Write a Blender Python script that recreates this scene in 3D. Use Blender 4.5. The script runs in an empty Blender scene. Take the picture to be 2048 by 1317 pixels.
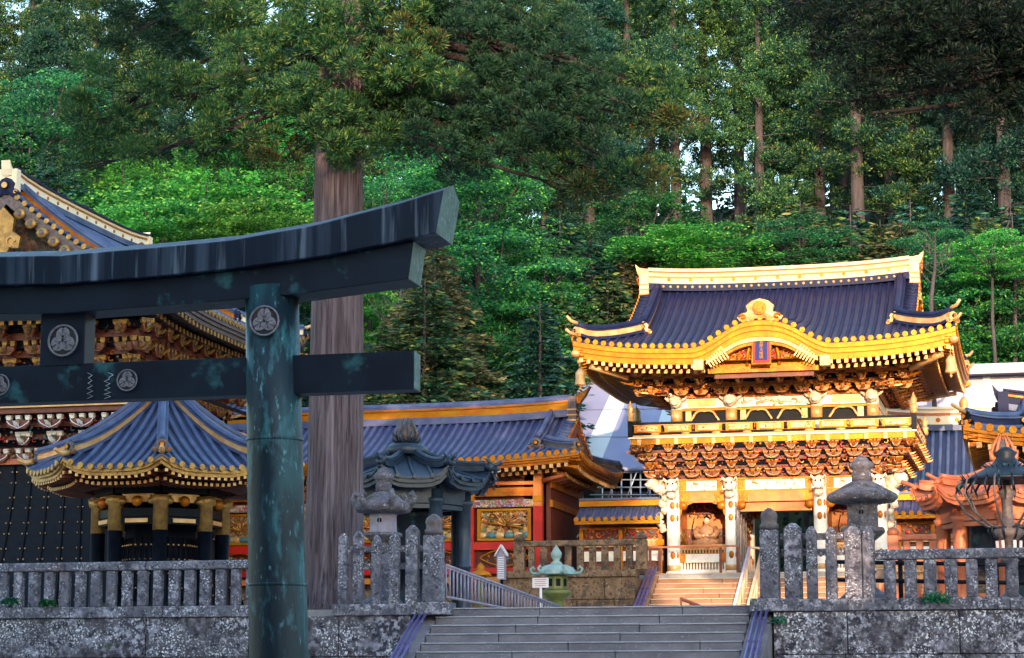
import bpy, math, random
import numpy as np
from mathutils import Vector, Matrix, Euler
from math import sin, cos, pi, atan, tan, sqrt, radians as R
random.seed(7)
D = bpy.data
sc = bpy.context.scene
col = sc.collection
# ---------------------------------------------------------------- camera
F = 4400.0
PSI = atan(.2445)
PIT = atan(741.5 / F)
EYE = 1.6
def ray(x, y):
    f = Vector((-sin(PSI)*cos(PIT), cos(PSI)*cos(PIT), sin(PIT)))
    r = Vector((cos(PSI), sin(PSI), 0)); u = r.cross(f)
    return f + r*((x-1024)/F) + u*((658.5-y)/F)
def at(x, y, Y):
    """survey helper: the point of the photograph at depth Y"""
    d = ray(x, y); t = Y/d.y
    return Vector((d.x*t, Y, EYE + d.z*t))
cam = D.objects.new('camera', D.cameras.new('camera')); col.objects.link(cam)
cam.location = (0, 0, EYE)
cam.rotation_euler = (pi/2 + PIT, 0, PSI)
cam.data.sensor_width = 36; cam.data.lens = 36*F/2048
cam.data.clip_start = .5; cam.data.clip_end = 3000
sc.camera = cam
# ---------------------------------------------------------------- materials
def _nt(name):
    m = D.materials.new(name); m.use_nodes = True
    nt = m.node_tree; b = nt.nodes['Principled BSDF']
    return m, nt, b
def _mix(nt, fac, a, b):
    n = nt.nodes.new('ShaderNodeMix'); n.data_type = 'RGBA'
    for s, v in ((0, fac), (6, a), (7, b)):
        if isinstance(v, (tuple, list)): n.inputs[s].default_value = (*v[:3], 1)
        elif isinstance(v, (int, float)): n.inputs[s].default_value = v
        else: nt.links.new(v, n.inputs[s])
    return n.outputs[2]
def _coord(nt, stretch):
    tc = nt.nodes.new('ShaderNodeTexCoord'); mp = nt.nodes.new('ShaderNodeMapping')
    mp.inputs['Scale'].default_value = stretch or (1, 1, 1)
    nt.links.new(tc.outputs['Object'], mp.inputs[0]); return mp.outputs[0]
def _noise(nt, vec, scale, lo, hi, detail=4, rough=.6):
    n = nt.nodes.new('ShaderNodeTexNoise'); n.inputs['Scale'].default_value = scale
    n.inputs['Detail'].default_value = detail; n.inputs['Roughness'].default_value = rough
    nt.links.new(vec, n.inputs['Vector'])
    r = nt.nodes.new('ShaderNodeMapRange'); r.inputs[1].default_value = lo; r.inputs[2].default_value = hi
    nt.links.new(n.outputs[0], r.inputs[0]); return r.outputs[0], n.outputs[0]
def mat(name, c1, c2=None, scale=3, rough=.55, metal=0, bump=0, bscale=25, stretch=None, spots=(), lo=.38, hi=.62, coat=0, bstretch=None, spec=.5):
    m, nt, b = _nt(name)
    b.inputs['Roughness'].default_value = rough; b.inputs['Metallic'].default_value = metal
    b.inputs['Specular IOR Level'].default_value = spec
    if coat: b.inputs['Coat Weight'].default_value = coat
    v = _coord(nt, stretch)
    c = c1
    if c2 is not None:
        f, _ = _noise(nt, v, scale, lo, hi); c = _mix(nt, f, c1, c2)
    for sp_ in spots:
        sc_, lo_, hi_, colr = sp_[:4]
        f, _ = _noise(nt, v, sc_, lo_, hi_)
        if len(sp_) > 4:      # lichen grows in colonies: a broad mask over the fine spots
            g, _ = _noise(nt, v, sp_[4], .42, .6, 3); ml = nt.nodes.new('ShaderNodeMath'); ml.operation = 'MULTIPLY'; nt.links.new(f, ml.inputs[0]); nt.links.new(g, ml.inputs[1]); f = ml.outputs[0]
        c = _mix(nt, f, c, colr)
    if isinstance(c, tuple): b.inputs['Base Color'].default_value = (*c, 1)
    else: nt.links.new(c, b.inputs['Base Color'])
    if bump:
        _, raw = _noise(nt, _coord(nt, bstretch) if bstretch else v, bscale, 0, 1)
        bp = nt.nodes.new('ShaderNodeBump'); bp.inputs['Strength'].default_value = bump; bp.inputs['Distance'].default_value = .05
        nt.links.new(raw, bp.inputs['Height']); nt.links.new(bp.outputs[0], b.inputs['Normal'])
    return m
def cellmat(name, cols, scale=9, rough=.45, metal=.2, bump=.6):
    """painted and gilded carving: cells of several paints"""
    m, nt, b = _nt(name)
    v = _coord(nt, None)
    # warp
    nz = nt.nodes.new('ShaderNodeTexNoise'); nz.inputs['Scale'].default_value = scale*.7
    nt.links.new(v, nz.inputs['Vector'])
    va = nt.nodes.new('ShaderNodeVectorMath'); va.operation = 'MULTIPLY_ADD'
    va.inputs[1].default_value = (.35, .35, .35)
    nt.links.new(nz.outputs['Color'], va.inputs[0]); nt.links.new(v, va.inputs[2])
    vo = nt.nodes.new('ShaderNodeTexVoronoi'); vo.inputs['Scale'].default_value = scale
    nt.links.new(va.outputs[0], vo.inputs['Vector'])
    sp = nt.nodes.new('ShaderNodeSeparateColor'); nt.links.new(vo.outputs['Color'], sp.inputs[0])
    cr = nt.nodes.new('ShaderNodeValToRGB'); cr.color_ramp.interpolation = 'CONSTANT'
    el = cr.color_ramp.elements
    while len(el) < len(cols): el.new(.5)
    for i, cc in enumerate(cols):
        el[i].position = i/len(cols); el[i].color = (*cc, 1)
    nt.links.new(sp.outputs[0], cr.inputs[0])
    nt.links.new(cr.outputs[0], b.inputs['Base Color'])
    b.inputs['Roughness'].default_value = rough; b.inputs['Metallic'].default_value = metal
    bp = nt.nodes.new('ShaderNodeBump'); bp.inputs['Strength'].default_value = bump; bp.inputs['Distance'].default_value = .06
    bp.invert = True
    nt.links.new(vo.outputs['Distance'], bp.inputs['Height']); nt.links.new(bp.outputs[0], b.inputs['Normal'])
    return m
def leafmat(name, c1, c2, c3=None, scale=.6, trans=.35, tipf=.3):
    m, nt, b = _nt(name)
    v = _coord(nt, None)
    f, _ = _noise(nt, v, scale, .35, .65, 3)
    c = _mix(nt, f, c1, c2)
    g = nt.nodes.new('ShaderNodeNewGeometry')
    if c3:
        r = nt.nodes.new('ShaderNodeMapRange'); r.inputs[1].default_value = 1-tipf; r.inputs[2].default_value = 1
        nt.links.new(g.outputs['Random Per Island'], r.inputs[0])
        c = _mix(nt, r.outputs[0], c, c3)
    oi = nt.nodes.new('ShaderNodeObjectInfo')
    hs = nt.nodes.new('ShaderNodeHueSaturation'); nt.links.new(c, hs.inputs['Color'])
    r2 = nt.nodes.new('ShaderNodeMapRange'); r2.inputs[3].default_value = .75; r2.inputs[4].default_value = 1.3
    nt.links.new(oi.outputs['Random'], r2.inputs[0]); nt.links.new(r2.outputs[0], hs.inputs['Value'])
    r3 = nt.nodes.new('ShaderNodeMapRange'); r3.inputs[3].default_value = .475; r3.inputs[4].default_value = .525
    nt.links.new(oi.outputs['Random'], r3.inputs[0]); nt.links.new(r3.outputs[0], hs.inputs['Hue'])
    nt.links.new(hs.outputs[0], b.inputs['Base Color'])
    b.inputs['Roughness'].default_value = .6; b.inputs['Specular IOR Level'].default_value = .25
    tr = nt.nodes.new('ShaderNodeBsdfTranslucent'); nt.links.new(hs.outputs[0], tr.inputs[0])
    mx = nt.nodes.new('ShaderNodeMixShader'); mx.inputs[0].default_value = trans
    nt.links.new(b.outputs[0], mx.inputs[1]); nt.links.new(tr.outputs[0], mx.inputs[2])
    nt.links.new(mx.outputs[0], nt.nodes['Material Output'].inputs[0])
    return m
M = {}
M['gold'] = mat('gold', (.46, .155, .007), (.32, .075, .004), 2.5, .4, .35, .25, 14, spec=.3)
M['gold_y'] = mat('gold_yellow', (.46, .185, .003), (.42, .12, .002), 2, .4, .3, .15, 14, spec=.25)
M['gold_w'] = mat('gold_pale', (.62, .38, .17), (.5, .24, .08), 3, .4, .25, .2, 18)
M['white'] = mat('shell_white', (.82, .76, .68), (.74, .62, .5), 4, .6, 0, .2, 14)
M['whiteb'] = mat('white_carving', (.8, .7, .6), (.62, .4, .26), 5, .6, 0, .8, 9)
M['red'] = mat('red_lacquer', (.55, .02, .012), (.4, .012, .01), 2, .3, 0, .1, 6, coat=.3)
M['orange'] = mat('vermilion', (.6, .13, .025), (.5, .19, .03), 3, .5, 0, .15, 9)
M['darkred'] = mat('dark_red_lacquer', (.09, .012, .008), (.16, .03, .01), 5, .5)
M['black'] = mat('black_lacquer', (.0012, .002, .006), (.003, .005, .011), 4, .5, 0, .05, 5, spec=.12)
M['black_m'] = mat('soot_black_timber', (.003, .004, .010), (.006, .008, .016), 4, .85, spec=.1)
M['tile'] = mat('blue_grey_copper_tile', (.05, .062, .15), (.10, .115, .22), 1.6, .45, .1, .12, 9, spots=((7, .6, .75, (.06, .08, .2)),))
M['tile_b'] = mat('bright_blue_copper_tile', (.032, .052, .135), (.07, .10, .20), 1.4, .45, .1, .12, 9, spots=((6, .6, .75, (.03, .07, .24)),))
M['tile_d'] = mat('dark_navy_copper_tile', (.007, .010, .042), (.012, .017, .058), 2, .55, .0, .1, 9, spec=.15)
M['bronze'] = mat('dark_patinated_bronze', (.0035, .006, .015), (.006, .012, .024), 1.3, .5, .0, .12, 6, spec=.3,
                  spots=((2.2, .58, .72, (.03, .12, .13)),))
M['bronze_w'] = mat('weather_streaked_bronze', (.0025, .007, .019), (.005, .014, .029), 1, .5, .0, .12, 5, spec=.3, stretch=(3.2, 3.2, .18),
                    spots=((1.0, .50, .68, (.045, .06, .095)), (2.3, .56, .74, (.13, .16, .21))))
M['bronze_e'] = mat('pale_green_lit_end', (.035, .075, .07), (.07, .13, .12), 4, .55, .1, .3, 12, spots=((11, .56, .7, (.16, .24, .24)),))  # beam ends paler and greener: the light they catch is put into the colour
M['crest_d'] = mat('crest_ground', (.02, .017, .022), (.035, .03, .035), 6, .5, .2)
M['crest_l'] = mat('crest_relief', (.16, .135, .155), (.24, .21, .23), 20, .5, .3, .3, 30)
M['bronze_g'] = mat('green_patinated_bronze', (.05, .16, .17), (.09, .2, .2), 3, .55, .1, .25, 10, spots=((9, .55, .7, (.16, .3, .29)),))
M['bronze_y'] = mat('olive_worn_bronze', (.10, .12, .03), (.16, .17, .05), 3, .5, .2, .2, 10)
M['bronze_br'] = mat('brown_worn_bronze', (.09, .065, .07), (.14, .11, .11), 9, .5, .35, .5, 20)
M['pillarp'] = mat('pillar_patina_bronze', (.0025, .010, .018), (.005, .018, .028), 1.2, .5, .0, .15, 8, spec=.35,
                   spots=((.9, .50, .66, (.016, .07, .085)), (3.5, .54, .70, (.04, .15, .17)), (9, .62, .72, (.1, .28, .30))), stretch=(1.6, 1.6, .55))
M['pav'] = mat('shade_blue_bronze', (.010, .020, .042), (.02, .038, .068), 3, .45, .1, .15, 8)  # left lantern house bronze, with the blue of the shade put into its colour
M['copper'] = mat('copper_with_sun_orange', (.5, .15, .06), (.38, .09, .04), 2.5, .5, .15, .2, 9, spots=((9, .62, .72, (.2, .06, .05)),))  # on lantern house and right fence, orange sunlight is put into this colour
M['stone'] = mat('lichened_stone', (.065, .06, .08), (.17, .16, .20), 3, .9, 0, .9, 16, lo=.3, hi=.7,
                 spots=((3, .54, .62, (.05, .045, .065)), (9, .55, .62, (.035, .032, .045)), (7, .5, .64, (.30, .28, .34), 1.3), (24, .54, .64, (.62, .6, .66), 2.1), (5, .64, .75, (.09, .1, .05))))
M['wall'] = mat('mottled_stone_wall', (.05, .04, .05), (.13, .115, .135), 2.2, .95, 0, 1.0, 9, lo=.35, hi=.65,
                spots=((.7, .5, .58, (.045, .038, .055)), (2.4, .56, .66, (.24, .22, .29)), (6, .48, .6, (.022, .018, .028)), (8, .5, .62, (.36, .34, .4), .7), (24, .53, .62, (.78, .76, .82), 1.1), (1.6, .62, .75, (.07, .075, .04))))
M['stoneb'] = mat('brown_stone', (.15, .085, .045), (.25, .15, .085), 3, .9, 0, .8, 14, spots=((2, .52, .62, (.07, .045, .035)), (9, .52, .62, (.06, .035, .02)), (16, .63, .7, (.5, .42, .3))))
M['step'] = mat('worn_step_stone', (.12, .108, .13), (.185, .168, .195), 2, .85, 0, .4, 18, spots=((1.2, .55, .75, (.13, .12, .15)), (26, .6, .72, (.32, .3, .34))), stretch=(.6, 1, 1))
M['nose'] = mat('worn_step_edge', (.27, .26, .29), (.36, .35, .38), 4, .8, 0, .3, 20)
M['nosew'] = mat('sunlit_step_edge', (.55, .38, .27), (.62, .45, .33), 4, .8, 0, .3, 20)  # lit copy of the step edge, sun warmth put into its colour
M['stepw'] = mat('sunlit_step_stone', (.26, .13, .07), (.34, .19, .11), 2, .85, 0, .4, 18, stretch=(.6, 1, 1), spots=((2, .58, .75, (.25, .15, .1)),))  # lit copy of the step stone, orange sun put into its colour
M['pave'] = mat('plaza_gravel', (.26, .25, .25), (.34, .32, .3), 6, .95, 0, .5, 30)
M['earth'] = mat('forest_floor', (.02, .03, .015), (.045, .05, .02), .5, .95, 0, .8, 3)
M['bark'] = mat('cedar_bark', (.145, .105, .12), (.075, .05, .06), 13, .95, 0, 1.0, 18, stretch=(1, 1, .04), lo=.42, hi=.58,
                spots=((22, .54, .64, (.04, .025, .03)), (5, .6, .78, (.30, .23, .27))), bstretch=(2, 2, .12))
M['bark2'] = mat('grey_bark', (.055, .048, .06), (.025, .02, .026), 4, .95, 0, .8, 8, stretch=(1, 1, .15))
M['twig'] = mat('dark_branch', (.014, .009, .010), (.024, .015, .016), 4, .9)
M['wood_w'] = mat('pale_painted_wood', (.6, .55, .6), (.5, .44, .5), 3, .6)
M['wood_o'] = mat('raw_timber', (.62, .38, .22), (.7, .48, .32), 3, .6)
M['purple'] = mat('violet_coated_pipe', (.11, .09, .24), (.16, .125, .31), 2, .35, .2)
M['picket'] = mat('grey_violet_rail', (.2, .17, .24), (.28, .25, .32), 4, .6)
M['tarp'] = mat('lavender_cladding', (.22, .23, .37), (.26, .27, .41), .4, .5)
M['tarp_w'] = mat('white_cladding', (.5, .56, .6), (.55, .6, .64), 1, .5)
M['steel'] = mat('scaffold_steel', (.45, .5, .6), None, 1, .35, .6)
M['oldgold'] = mat('tarnished_gold', (.42, .24, .06), (.24, .12, .04), 4, .4, .5, .3, 14)
M['stone_d'] = mat('mossy_dark_stone', (.08, .07, .09), (.15, .135, .16), 5, .95, 0, .9, 16, spots=((4, .54, .66, (.05, .04, .025)), (18, .6, .68, (.42, .4, .45))))
M['ridge_w'] = mat('pale_gilt_ridge', (.58, .46, .33), (.52, .34, .2), 3, .5, 0, .2, 12, spec=.3)
M['navy'] = mat('navy_enamel', (.012, .012, .10), None, 1, .3)
M['ivory'] = mat('ivory_beam', (.72, .60, .42), (.8, .68, .5), 2, .5)
def _pane():
    m, nt, b = _nt('screen_glass'); b.inputs['Base Color'].default_value = (.9, .8, .75, 1); b.inputs['Roughness'].default_value = .05
    b.inputs['Alpha'].default_value = .28; return m
M['pane'] = _pane()
G0, G1 = (.75, .42, .05), (.5, .2, .02)
M['carve'] = cellmat('gilded_polychrome_carving', [G0, (.45, .06, .02), (.62, .2, .04), G1, (.06, .012, .008), (.75, .5, .2), (.6, .12, .03), (.1, .12, .03), G0, (.03, .008, .01)], 11)
M['carve_d'] = cellmat('bracket_paint', [(.5, .16, .02), (.2, .03, .008), (.012, .003, .004), (.55, .2, .02), (.02, .004, .004), (.06, .008, .006), (.4, .09, .015)], 11)
M['carve_m'] = cellmat('painted_flower_panel', [(.6, .4, .35), (.3, .15, .3), (.5, .05, .04), (.12, .25, .12), (.7, .5, .4), (.2, .1, .25), (.6, .35, .1)], 14)
M['carve_g'] = cellmat('bird_relief_paint', [(.5, .2, .1), (.3, .14, .05), (.6, .3, .16), (.15, .2, .08), (.65, .4, .1), (.08, .04, .03)], 9)
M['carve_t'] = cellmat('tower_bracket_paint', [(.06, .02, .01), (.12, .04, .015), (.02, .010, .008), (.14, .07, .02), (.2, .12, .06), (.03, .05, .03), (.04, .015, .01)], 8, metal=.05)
M['robe'] = mat('brown_patterned_robe', (.22, .10, .05), (.36, .2, .1), 9, .6, 0, .3, 14)
M['skin'] = mat('painted_face', (.7, .45, .3), None, 1, .5)
M['paper'] = mat('white_board', (.8, .74, .8), None, 1, .6)
M['green_p'] = mat('green_patina_lantern', (.22, .32, .30), (.34, .44, .42), 5, .6, .1, .3, 12)
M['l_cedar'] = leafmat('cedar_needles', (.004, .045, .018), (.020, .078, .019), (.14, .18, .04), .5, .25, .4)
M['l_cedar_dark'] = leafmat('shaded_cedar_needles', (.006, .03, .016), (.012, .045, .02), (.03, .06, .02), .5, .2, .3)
M['l_back'] = leafmat('hill_cedar_needles', (.003, .035, .026), (.018, .082, .028), (.18, .26, .065), .16, .25, .3)
M['l_bluegreen'] = leafmat('blue_green_needles', (.0015, .020, .024), (.007, .048, .042), (.04, .15, .10), .18, .25, .3)
M['l_maple'] = leafmat('bright_maple_leaves', (.012, .12, .025), (.045, .28, .035), (.22, .5, .08), .5, .4, .3)
M['l_mid'] = leafmat('mid_green_leaves', (.003, .05, .03), (.014, .13, .045), (.09, .32, .08), .4, .4, .3)
M['l_olive'] = leafmat('olive_fir_needles', (.03, .045, .022), (.07, .08, .04), (.2, .18, .09), .5, .25, .3)
M['l_near'] = leafmat('deep_shade_needles', (.001, .008, .007), (.003, .015, .009), (.006, .024, .011), .5, .1, .3)  # near-black, so the boughs' shade sits in the leaf colour
M['l_rust'] = leafmat('rusty_cedar_tips', (.05, .045, .012), (.03, .06, .018), (.12, .06, .018), 1, .3, .4)
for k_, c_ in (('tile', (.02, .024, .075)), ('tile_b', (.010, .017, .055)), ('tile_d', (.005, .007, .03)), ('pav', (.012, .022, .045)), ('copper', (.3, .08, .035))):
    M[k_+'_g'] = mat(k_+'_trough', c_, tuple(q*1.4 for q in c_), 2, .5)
# ---------------------------------------------------------------- mesh builder
class MB:
    def __init__(s, T=None): s.T = T; s.v = []; s.f = []; s.m = []; s.s = []; s.mats = []
    def mi(s, m):
        m = M[m] if isinstance(m, str) else m
        if m not in s.mats: s.mats.append(m)
        return s.mats.index(m)
    def add(s, vs, fs, m, smooth=False):
        o = len(s.v); s.v += [tuple(s.T @ Vector(v)) for v in vs] if s.T is not None else [tuple(v) for v in vs]; k = s.mi(m)
        for f in fs: s.f.append(tuple(i+o for i in f)); s.m.append(k); s.s.append(smooth)
    def box(s, c, d, m, rz=0, rx=0, ry=0, taper=1.0):
        """c centre, d full size; taper scales the top"""
        hx, hy, hz = d[0]/2, d[1]/2, d[2]/2
        vs = [Vector((sx*hx*(taper if sz > 0 else 1), sy*hy*(taper if sz > 0 else 1), sz*hz)) for sz in (-1, 1) for sx, sy in ((-1, -1), (1, -1), (1, 1), (-1, 1))]
        if rz or rx or ry:
            e = Euler((rx, ry, rz)).to_matrix(); vs = [e @ v for v in vs]
        c = Vector(c)
        s.add([v+c for v in vs], [(3, 2, 1, 0), (4, 5, 6, 7), (0, 1, 5, 4), (1, 2, 6, 5), (2, 3, 7, 6), (3, 0, 4, 7)], m)
    def hexa(s, p, m):
        """8 explicit corners: 4 bottom ring, 4 top ring"""
        s.add(p, [(3, 2, 1, 0), (4, 5, 6, 7), (0, 1, 5, 4), (1, 2, 6, 5), (2, 3, 7, 6), (3, 0, 4, 7)], m)
    def path(s, pts, r, m, n=8, caps=True, smooth=True, flat=1.0):
        pts = [Vector(p) for p in pts]; k = len(pts)
        rr = r if isinstance(r, (list, tuple)) else [r]*k
        vs = []; prev = None
        for i, p in enumerate(pts):
            t = (pts[min(i+1, k-1)] - pts[max(i-1, 0)])
            if t.length < 1e-9: t = Vector((0, 0, 1))
            t.normalize()
            if prev is None:
                a = Vector((0, 0, 1)) if abs(t.z) < .9 else Vector((0, 1, 0))
                x = t.cross(a).normalized()
            else:
                x = (prev - t*prev.dot(t))
                if x.length < 1e-6: x = t.orthogonal()
                x.normalize()
            prev = x; y = t.cross(x)
            for j in range(n):
                an = 2*pi*(j+.5)/n
                vs.append(p + x*(cos(an)*rr[i]) + y*(sin(an)*rr[i]*flat))
        fs = [(i*n+j, i*n+(j+1) % n, (i+1)*n+(j+1) % n, (i+1)*n+j) for i in range(k-1) for j in range(n)]
        s.add(vs, fs, m, smooth)
        if caps:
            o = len(s.v)-len(vs); q = s.mi(m)
            s.f.append(tuple(o+j for j in range(n))[::-1]); s.m.append(q); s.s.append(False)
            s.f.append(tuple(o+(k-1)*n+j for j in range(n))); s.m.append(q); s.s.append(False)
    def cyl(s, p0, p1, r0, m, r1=None, n=12, smooth=True): s.path([p0, p1], [r0, r0 if r1 is None else r1], m, n, True, smooth)
    def lathe(s, c, prof, m, n=16, smooth=True, sq=None, rot=0, sx=1, sy=1):
        c = Vector(c); k = len(prof); vs = []
        for (r, z) in prof:
            for j in range(n):
                a = 2*pi*j/n + rot; vs.append(c + Vector((r*cos(a)*sx, r*sin(a)*sy, z)))
        fs = [(i*n+j, i*n+(j+1) % n, (i+1)*n+(j+1) % n, (i+1)*n+j) for i in range(k-1) for j in range(n)]
        s.add(vs, fs, m, smooth); o = len(s.v)-len(vs); q = s.mi(m)
        s.f.append(tuple(o+j for j in range(n))[::-1]); s.m.append(q); s.s.append(False)
        s.f.append(tuple(o+(k-1)*n+j for j in range(n))); s.m.append(q); s.s.append(False)
    def prism(s, poly, thick, m, fn):
        """poly 2d; fn(a,b,d)->3d ; d in 0..thick"""
        n = len(poly)
        vs = [fn(a, b, 0) for a, b in poly] + [fn(a, b, thick) for a, b in poly]
        s.add(vs, [tuple(range(n))[::-1], tuple(range(n, 2*n))] + [(i, (i+1) % n, n+(i+1) % n, n+i) for i in range(n)], m)
    def grid(s, fn, nu, nv, m, smooth=True, thick=0):
        vs = [fn(i/nu, j/nv) for j in range(nv+1) for i in range(nu+1)]
        w = nu+1
        fs = [(j*w+i, j*w+i+1, (j+1)*w+i+1, (j+1)*w+i) for j in range(nv) for i in range(nu)]
        s.add(vs, fs, m, smooth)
    def blob(s, c, r, m, n=8, k=5, rz=0, rough=0, rx=0):
        c = Vector(c); r = (r, r, r) if isinstance(r, (int, float)) else r
        e = Euler((rx, 0, rz)).to_matrix(); vs = []
        for i in range(k+1):
            ph = -pi/2 + pi*i/k
            ph = max(-1.45, min(1.45, ph))
            for j in range(n):
                a = 2*pi*j/n; q = 1 + rough*random.uniform(-1, 1)
                vs.append(c + e @ Vector((r[0]*cos(ph)*cos(a)*q, r[1]*cos(ph)*sin(a)*q, r[2]*sin(ph)*q)))
        fs = [(i*n+j, i*n+(j+1) % n, (i+1)*n+(j+1) % n, (i+1)*n+j) for i in range(k) for j in range(n)]
        fs += [tuple(range(n))[::-1], tuple(k*n+j for j in range(n))]
        s.add(vs, fs, m, True)
    def disc(s, c, r, t, m, nrm=(0, -1, 0), n=14):
        c = Vector(c); q = Vector(nrm).normalized(); s.cyl(c, c+q*t, r, m, n=n, smooth=False)
    def build(s, name, parent=None, bevel=0, local=False):
        me = D.meshes.new(name)
        org = Vector((0, 0, 0))
        if parent is not None and not local:
            org = root_loc(parent)
        me.from_pydata([(v[0]-org.x, v[1]-org.y, v[2]-org.z) for v in s.v], [], s.f)
        me.polygons.foreach_set('material_index', s.m)
        me.polygons.foreach_set('use_smooth', s.s)
        for m in s.mats: me.materials.append(m)
        me.update()
        o = D.objects.new(name, me); col.objects.link(o)
        if parent is not None: o.parent = parent
        if bevel:
            b = o.modifiers.new('bevel', 'BEVEL'); b.width = bevel; b.segments = 2; b.limit_method = 'ANGLE'; b.angle_limit = R(40)
        return o
def root_loc(o):
    p = Vector(o.location)
    while o.parent is not None: o = o.parent; p += Vector(o.location)
    return p
def thing(name, label, cat, loc=(0, 0, 0), group=None):
    o = D.objects.new(name, None); col.objects.link(o); o.location = loc; o.empty_display_size = .3
    o['label'] = label; o['category'] = cat
    if group: o['group'] = group
    return o
def tag(o, label, cat, group=None, kind=None):
    if label: o['label'] = label
    if cat: o['category'] = cat
    if group: o['group'] = group
    if kind: o['kind'] = kind
    return o
def struct(o, label=None):
    o['kind'] = 'structure'
    if label: o['label'] = label
    return o
def copy_thing(o, loc=None, label=None, rz=None, scale=None, group=None):
    def cp(q, par):
        c = q.copy(); col.objects.link(c); c.parent = par
        if par is not None: c.matrix_parent_inverse = q.matrix_parent_inverse.copy()
        for ch in KIDS(q): cp(ch, c)
        return c
    c = cp(o, None)
    if loc is not None: c.location = loc
    if rz is not None: c.rotation_euler.z = rz
    if scale is not None: c.scale = scale if isinstance(scale, tuple) else (scale,)*3
    if label: c['label'] = label
    if group: c['group'] = group
    return c
_kid_cache = {}
def KIDS(o):
    k = o.name
    if k not in _kid_cache: _kid_cache[k] = [c for c in D.objects if c.parent == o]
    return _kid_cache[k]
def lerp(a, b, t): return a + (b-a)*t
def ss(x): x = max(0, min(1, x)); return x*x*(3-2*x)
# ================================================================ crest (three hollyhock leaves in a ring)
def crest(mb, c, r, m, nrm=(0, -1, 0), m2=None):
    c = Vector(c); n = Vector(nrm).normalized(); x = Vector((0, 0, 1)).cross(n).normalized() * -1; z = Vector((0, 0, 1))
    m, m2 = 'crest_d', 'crest_l'
    mb.cyl(c, c+n*.012, r*.93, m, n=20, smooth=False)
    ring = [c + n*.018 + x*(cos(2*pi*i/20)*r*.96) + z*(sin(2*pi*i/20)*r*.96) for i in range(21)]
    mb.path(ring, r*.075, m2, n=6, caps=False)
    for k in range(3):
        a = pi/2 + k*2*pi/3
        def P(u, v): return c + n*.02 + x*(cos(a)*u - sin(a)*v)*r + z*(sin(a)*u + cos(a)*v)*r
        pts = []
        for i in range(13):
            t = i/12*2*pi
            u = .47 + .42*cos(t) - (.12 if abs(t) < .01 or abs(t-2*pi) < .01 else 0); v = .46*sin(t)*(1.0 - .25*cos(t))
            pts.append(P(u, v))
        o = P(.42, 0) + n*.02*r*4
        mb.add([o]+pts, [(0, i+1, i+2) for i in range(12)], m2, True)
        mb.path([P(.05, 0)+n*.01, P(.75, 0)+n*.01], r*.03, m, n=4)
        for s in (-1, 1):
            mb.path([P(.2, 0)+n*.01, P(.5, .28*s)+n*.005], r*.025, m, n=4)
# ================================================================ torii
TX, TY = -11.8, 25.0
torii = thing('torii_gate', 'huge dark bronze torii gate with upturned top beam standing closest of everything', 'torii', (TX, TY, 0))
def prof(pts, Y):
    out = [at(x, y, Y) for x, y in pts]
    return [(p.x, p.z) for p in out]
def mirror(pts):
    pts = [p for p in pts if p[0] > TX+.05]
    z0 = pts[0][1] - .012
    return [(2*TX-p[0], p[1]) for p in pts[::-1]] + [(TX, z0)] + pts
def sample(pl, X):
    if X <= pl[0][0]: return pl[0][1]
    for a, b in zip(pl, pl[1:]):
        if a[0] <= X <= b[0]: return lerp(a[1], b[1], (X-a[0])/(b[0]-a[0]))
    a, b = pl[-2], pl[-1]
    return b[1] + (b[1]-a[1])/(b[0]-a[0])*(X-b[0])
KT = mirror(prof([(150, 509), (300, 497), (460, 481.5), (627, 452), (802, 406), (887, 376)], TY-.37))
KB = mirror(prof([(150, 565), (300, 554), (460, 538), (665, 509), (802, 481), (872, 466)], TY-.37))
SB = mirror(prof([(160, 624), (300, 614), (460, 601), (600, 588), (817, 558)], TY-.26))
def sweep(top, bot, x0, x1, y0, y1, m, crown=0, lean=0, n=60):
    mb = MB(); vs = []; S = 5 if crown else 4
    for i in range(n+1):
        X = lerp(x0, x1, i/n); zt, zb = sample(top, X), sample(bot, X)
        e = lean*((X-TX)/(x1-TX))**15 if X > TX else -lean*((TX-X)/(TX-x0))**15
        row = [(X, y0, zb), (X, y1, zb), (X+e, y1, zt)] + ([(X+e*1.2, (y0+y1)/2, zt+crown)] if crown else []) + [(X+e, y0, zt)]
        vs += row
    fs = [(i*S+j, i*S+(j+1) % S, (i+1)*S+(j+1) % S, (i+1)*S+j) for i in range(n) for j in range(S)]
    mb.add(vs, [f[::-1] for f in fs], m)
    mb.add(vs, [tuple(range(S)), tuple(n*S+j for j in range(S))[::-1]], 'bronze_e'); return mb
ke = KB[-1][0]
KBc = KB
sweep(KT, KBc, 2*TX-ke, ke, TY-.37, TY+.37, 'bronze_w', .14, .09).build('top_beam', torii, bevel=.012)
se = SB[-1][0]
SBt = [(x, sample(KB, x)-.004) for x in [lerp(2*TX-se, se, i/40) for i in range(41)]]
sweep(SBt, SB, 2*TX-se, se, TY-.26, TY+.26, 'bronze', 0, .06).build('under_beam', torii, bevel=.012)
NZ0, NZ1 = 5.235, 5.70
mb = MB(); nx = TX+4.52
mb.box((TX, TY, (NZ0+NZ1)/2), (9.04, .28, NZ1-NZ0), 'bronze')
mb.box((TX+4.521, TY, (NZ0+NZ1)/2), (.006, .255, NZ1-NZ0-.025), 'bronze_e'); nuki = mb.build('tie_beam', torii, bevel=.012)
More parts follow.
